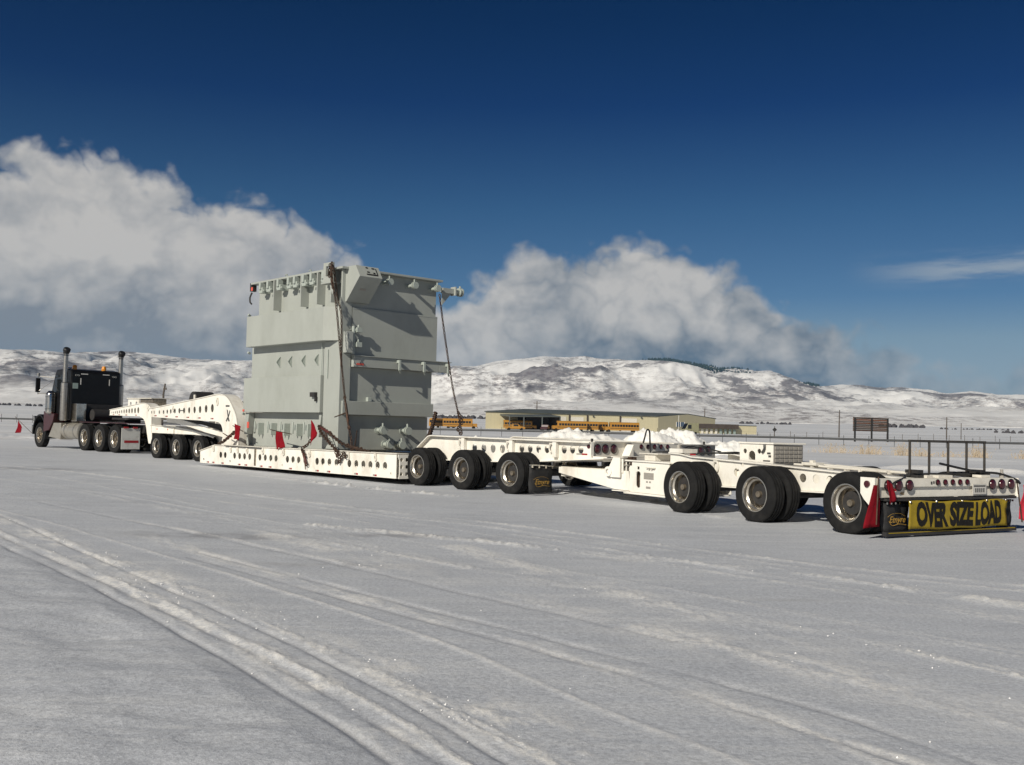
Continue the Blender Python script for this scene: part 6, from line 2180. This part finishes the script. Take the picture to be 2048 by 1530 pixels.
t_, b_ = small_vehicle('pickup_truck', 'dark red pickup in the shade at the right side of the open bay', 'pickup', 1090, 280, 'maroon_paint', [(-2.6, 0.45), (2.6, 0.45), (2.6, 1.0), (1.3, 1.15), (0.8, 1.75), (-0.6, 1.75), (-0.8, 1.1), (-2.6, 1.05)], 1.9, 80)
xy_part(MB().box(-0.5, 0.75, -0.97, -0.955, 1.15, 1.62), 'side_window', 'dark_glass', t_, b_)
mat('olive_paint', (0.26, 0.25, 0.15), 0.5, var=0.08, scale=1)
t_, b_ = small_vehicle('step_van', 'olive step van with slanted dark windscreen parked before the gable wall', 'van', 1380, 262, 'olive_paint', [(-2.0, 0.4), (1.9, 0.4), (1.9, 1.4), (1.0, 2.9), (-2.0, 3.0)], 2.1, 200)
xy_part(MB().add([(1.92, -0.9, 1.45), (1.92, 0.9, 1.45), (1.07, 0.9, 2.85), (1.07, -0.9, 2.85)], [(0, 1, 2, 3)]), 'windscreen', 'dark_glass', t_, b_)
xy_part(MB().box(0.2, 1.2, 1.06, 1.075, 1.5, 2.5), 'side_window', 'dark_glass', t_, b_)
xy_part(MB().box(0.2, 1.2, -1.075, -1.06, 1.5, 2.5), 'side_window', 'dark_glass', t_, b_)

# --- billboard seen from behind
Ba, Bb = at(1706, 870, 175), at(1777, 872, 180)
bb = Thing('billboard', 'weathered brown billboard on three posts standing in the snowy field', 'billboard', loc=((Ba.x + Bb.x) / 2, (Ba.y + Bb.y) / 2, 0.4), rz=math.atan2(Bb.y - Ba.y, Bb.x - Ba.x))
bl = math.hypot(Bb.x - Ba.x, Bb.y - Ba.y)
zt, zb_ = 4.55, 2.15
rngb = random.Random(4)
for k in range(8):
    for half in (0, 1):
        z0 = zb_ - 0.4 + (zt - zb_) * k / 8
        x0 = -bl / 2 + half * bl / 2 + rngb.uniform(0, 0.05)
        mat_name = rngb.choice(['timber_brown', 'timber_brown', 'pole_wood', 'timber_rust'])
        if 'timber_rust' not in MATS:
            mat('timber_rust', (0.17, 0.062, 0.028), 0.8, var=0.35, scale=3, dirt=(0.07, 0.05, 0.04), dirt_amt=0.7)
        xy_part(MB().box(x0, x0 + bl / 2 - 0.06, 0.0, 0.05 + rngb.uniform(0, 0.02), z0, z0 + (zt - zb_) / 8 - 0.035), 'board', mat_name, bb)
for x in (-bl / 2 + 0.32, 0.0, bl / 2 - 0.4):
    xy_part(MB().box(x - 0.12, x + 0.12, -0.24, -0.02, -0.8, zt - 0.45), 'post', 'bus_trim', bb)
for z in (zb_ - 0.3, (zt + zb_) / 2 - 0.4, zt - 0.55):
    xy_part(MB().box(-bl / 2, bl / 2, -0.1, -0.02, z, z + 0.10), 'stringer', 'timber_brown', bb)

# --- utility poles and thin masts
def pole(label, u, vbase, vtop, dist, lean=0.0, arm=1.6, r=0.14, crooked=False):
    p = at(u, vbase, dist)
    top = at(u, vtop, dist).z
    z0 = zat(p.x, p.y)
    t = Thing('utility_pole', label, 'pole', loc=(p.x, p.y, z0))
    h = top - z0
    pts = [(0, 0, -0.5), (lean * h * 0.3 + (0.15 if crooked else 0), 0, h * 0.4), (lean * h * 0.7 - (0.1 if crooked else 0), 0, h * 0.75), (lean * h, 0, h)]
    xy_part(MB().tube(pts, r, 7, True, [r * 1.1, r, r * 0.9, r * 0.75]), 'shaft', 'pole_wood', t, smooth=50)
    if arm:
        xy_part(MB().box(lean * h - arm / 2, lean * h + arm / 2, -0.1, 0.1, h - 0.9, h - 0.68), 'cross_arm', 'pole_wood', t)
        for x in (-arm / 2 + 0.1, arm / 2 - 0.1):
            xy_part(MB().tube([(lean * h + x, 0, h - 0.68), (lean * h + x, 0, h - 0.45)], 0.06, 6), 'insulator', 'tape_grey', t)
    return t
pole('wooden utility pole with crossarm rising behind the garage roof', 1073, 850, 802, 380, 0.0, 2.6, 0.2)
pole('utility pole with crossarm behind the gable end of the garage', 1409, 856, 817, 390, 0.0, 0, 0.2)
pole('tall slim pole standing in the field left of the billboard', 1678, 872, 820, 260, 0.012, 0, 0.16)
pole('tall slim pole standing in the field right of the billboard', 1893, 876, 834, 250, 0.01, 0, 0.14)
pole('thin pole in the field above the steel rack', 1922, 876, 846, 260, 0.01, 0, 0.1)
pole('crooked bare pole leaning behind the gooseneck', 323, 825, 767, 150, 0.06, 0.5, 0.16, True)
t = pole('short post with dark square sign right of the annex', 1549, 868, 852, 240, 0, 0, 0.08)
xy_part(MB().ext([(-0.55, 1.6), (0, 1.05), (0.55, 1.6), (0, 2.15)], [], lambda a, b, h: (a, h, b), -0.15, -0.11), 'sign_board', 'bus_trim', t)
t = Thing('flag_pole', 'thin white flagpole before the gable wall of the garage', 'flagpole', loc=tuple(at(1357, 864, 285)))
t.e.location.z = 0.6
xy_part(MB().tube([(0, 0, 0), (0, 0, 5.0)], 0.07, 6), 'shaft', 'tape_white', t, smooth=50)
xy_part(MB().tube([(0, 0, 5.0), (0, 0, 5.18)], 0.11, 8), 'ball', 'tape_white', t, smooth=50)

# --- ploughed snow piles behind the trailer
def snow_mat():
    m = mat('pile_snow', (0.83, 0.815, 0.78), 0.7, var=0.05, scale=1.5, bump=0.6, bscale=7, spec=0.25)
snow_mat()
def pile(label, u0, u1, vtop, dist, depth, seed, skew=0.5):
    p0, p1 = at(u0, 880, dist), at(u1, 880, dist)
    top = at((u0 + u1) / 2, vtop, dist).z
    cx, w = (p0.x + p1.x) / 2, (p1.x - p0.x) / 2
    n, m = 72, 36
    gx, gy = np.meshgrid(np.linspace(-1, 1, n), np.linspace(-1, 1, m), indexing='ij')
    X = gx * w
    Y = gy * depth
    r = np.clip(1 - (np.abs(gx - (skew - 0.5)) ** 2.3 + np.abs(gy) ** 1.8), 0, None) ** 0.6
    lump = 1 + 0.60 * fbm(X / 1.4 + seed, Y / 1.4 - seed, 4, 0.48) + 0.14 * fbm(X / 0.22 + seed, Y / 0.22, 3, 0.55)
    Z = top * r * lump - 0.08
    V = np.stack([X, Y, Z], -1).reshape(-1, 3).tolist()
    F = [(i * m + j, (i + 1) * m + j, (i + 1) * m + j + 1, i * m + j + 1) for i in range(n - 1) for j in range(m - 1)]
    mb = MB().add(V, F)
    o = bpy.data.objects.new('snow_pile', mb.mesh('snow_pile', 'pile_snow', smooth=60, flip=False))
    COL.objects.link(o)
    o.location = (cx, dist, 0.0)
    tag(o, label, 'snow pile', 'ploughed snow piles behind the trailer')
pile('low bright snow pile just right of the transformer behind the rear frame', 890, 1030, 872, 58, 1.6, 1)
pile('long bright snow pile below the row of school buses', 1020, 1262, 864, 56, 2.4, 2, 0.62)
pile('bright snow pile below the last bus and the gable wall', 1215, 1370, 865, 57, 2.0, 3, 0.58)
pile('snow pile sloping away left of the white tool box', 1290, 1450, 868, 58, 2.2, 4, 0.4)
pile('rounded snow pile directly behind the white tool box', 1390, 1510, 876, 52, 1.8, 5, 0.55)

# --- dry weeds poking through the snow
def weeds(label, u, v, dist, w, h, n, seed):
    rng = random.Random(seed)
    p = at(u, v, dist)
    p.z = 0
    mb = MB()
    for _ in range(n):
        x = rng.gauss(0, w * 0.42)
        y = rng.gauss(0, 0.5)
        hh = h * rng.uniform(0.3, 1.0) * math.exp(-(x / w) ** 2)
        lx, ly = rng.gauss(0, 0.35) * hh, rng.gauss(0, 0.2) * hh
        b = rng.uniform(0.006, 0.013)
        mb.add([(x - b, y, -0.02), (x + b, y, -0.02), (x + lx * 0.5 + b * 0.7, y + ly * 0.5, hh * 0.6), (x + lx * 0.5 - b * 0.7, y + ly * 0.5, hh * 0.6), (x + lx, y + ly, hh)],
               [(0, 1, 2, 3), (3, 2, 4)])
        if rng.random() < 0.6:
            q = rng.uniform(0.02, 0.05)
            mb.add([(x + lx - q, y + ly, hh - q), (x + lx + q, y + ly, hh - q * 0.6), (x + lx, y + ly - q * 0.5, hh + q * 1.5)], [(0, 1, 2)])
    o = bpy.data.objects.new('dry_weeds', mb.mesh('dry_weeds', 'weed_straw', flip=False))
    COL.objects.link(o)
    o.location = p
    tag(o, label, 'weeds', 'dry weeds in the snow behind the booster')
weeds('pale dry weeds at the left of the weed row, nearest the tool box', 1670, 905, 78, 1.8, 0.75, 130, 1)
weeds('orange dry weeds below the billboard, left of the steel rack', 1738, 908, 76, 1.4, 0.75, 170, 2)
weeds('tall dry weeds at the left upright of the steel rack', 1805, 908, 74, 1.0, 1.0, 130, 3)
weeds('sparse dry weeds just right of the left rack upright', 1842, 912, 73, 0.9, 0.6, 90, 4)
weeds('short dry weeds behind the middle of the steel rack', 1898, 912, 73, 1.2, 0.45, 80, 5)
weeds('orange dry weeds at the right upright of the steel rack', 1955, 912, 73, 0.85, 0.95, 140, 6)
weeds('dry weeds at the far right edge of the picture', 2045, 916, 72, 0.8, 0.6, 90, 7)
# --- dark snow fence of parked flatbeds behind the gooseneck
mat('far_grey', (0.13, 0.125, 0.12), 0.8, var=0.3, scale=1)
sh = Thing('storage_shed', 'small grey wooden shed standing behind the gooseneck next to the transformer', 'shed', loc=tuple(at(482, 838, 120)))
sh.e.location.z = 0.0
xy_part(MB().box(-0.5, 1.6, -1, 1.5, 0, 2.9), 'wall', 'far_grey', sh)
xy_part(MB().add([(-0.7, -1.4, 2.9), (1.8, -1.4, 2.9), (1.8, 1.9, 3.6), (-0.7, 1.9, 3.6), (-0.7, -1.4, 3.05), (1.8, -1.4, 3.05), (1.8, 1.9, 3.75), (-0.7, 1.9, 3.75)], [(0, 1, 2, 3), (4, 5, 6, 7), (0, 1, 5, 4), (1, 2, 6, 5), (2, 3, 7, 6), (3, 0, 4, 7)]), 'roof', 'pole_wood', sh)

# ================================================================== HAZE over the valley
hm = bpy.data.materials.new('haze_air')
hm.use_nodes = True
hn = hm.node_tree
hn.nodes.remove(hn.nodes['Principled BSDF'])
pv = hn.nodes.new('ShaderNodeVolumePrincipled')
pv.inputs['Color'].default_value = (0.22, 0.57, 1.0, 1)
pv.inputs['Density'].default_value = 0.000048
pv.inputs['Anisotropy'].default_value = 0.0
hn.links.new(pv.outputs[0], hn.nodes['Material Output'].inputs['Volume'])
MATS['haze_air'] = hm
hz_ = bpy.data.objects.new('haze', MB().box(-6600, 6600, -2200, 7400, -9, 430).mesh('haze', 'haze_air', flip=False))
COL.objects.link(hz_)
tag(hz_, 'thin pale blue haze in the valley air before the hills', None, None, 'stuff')
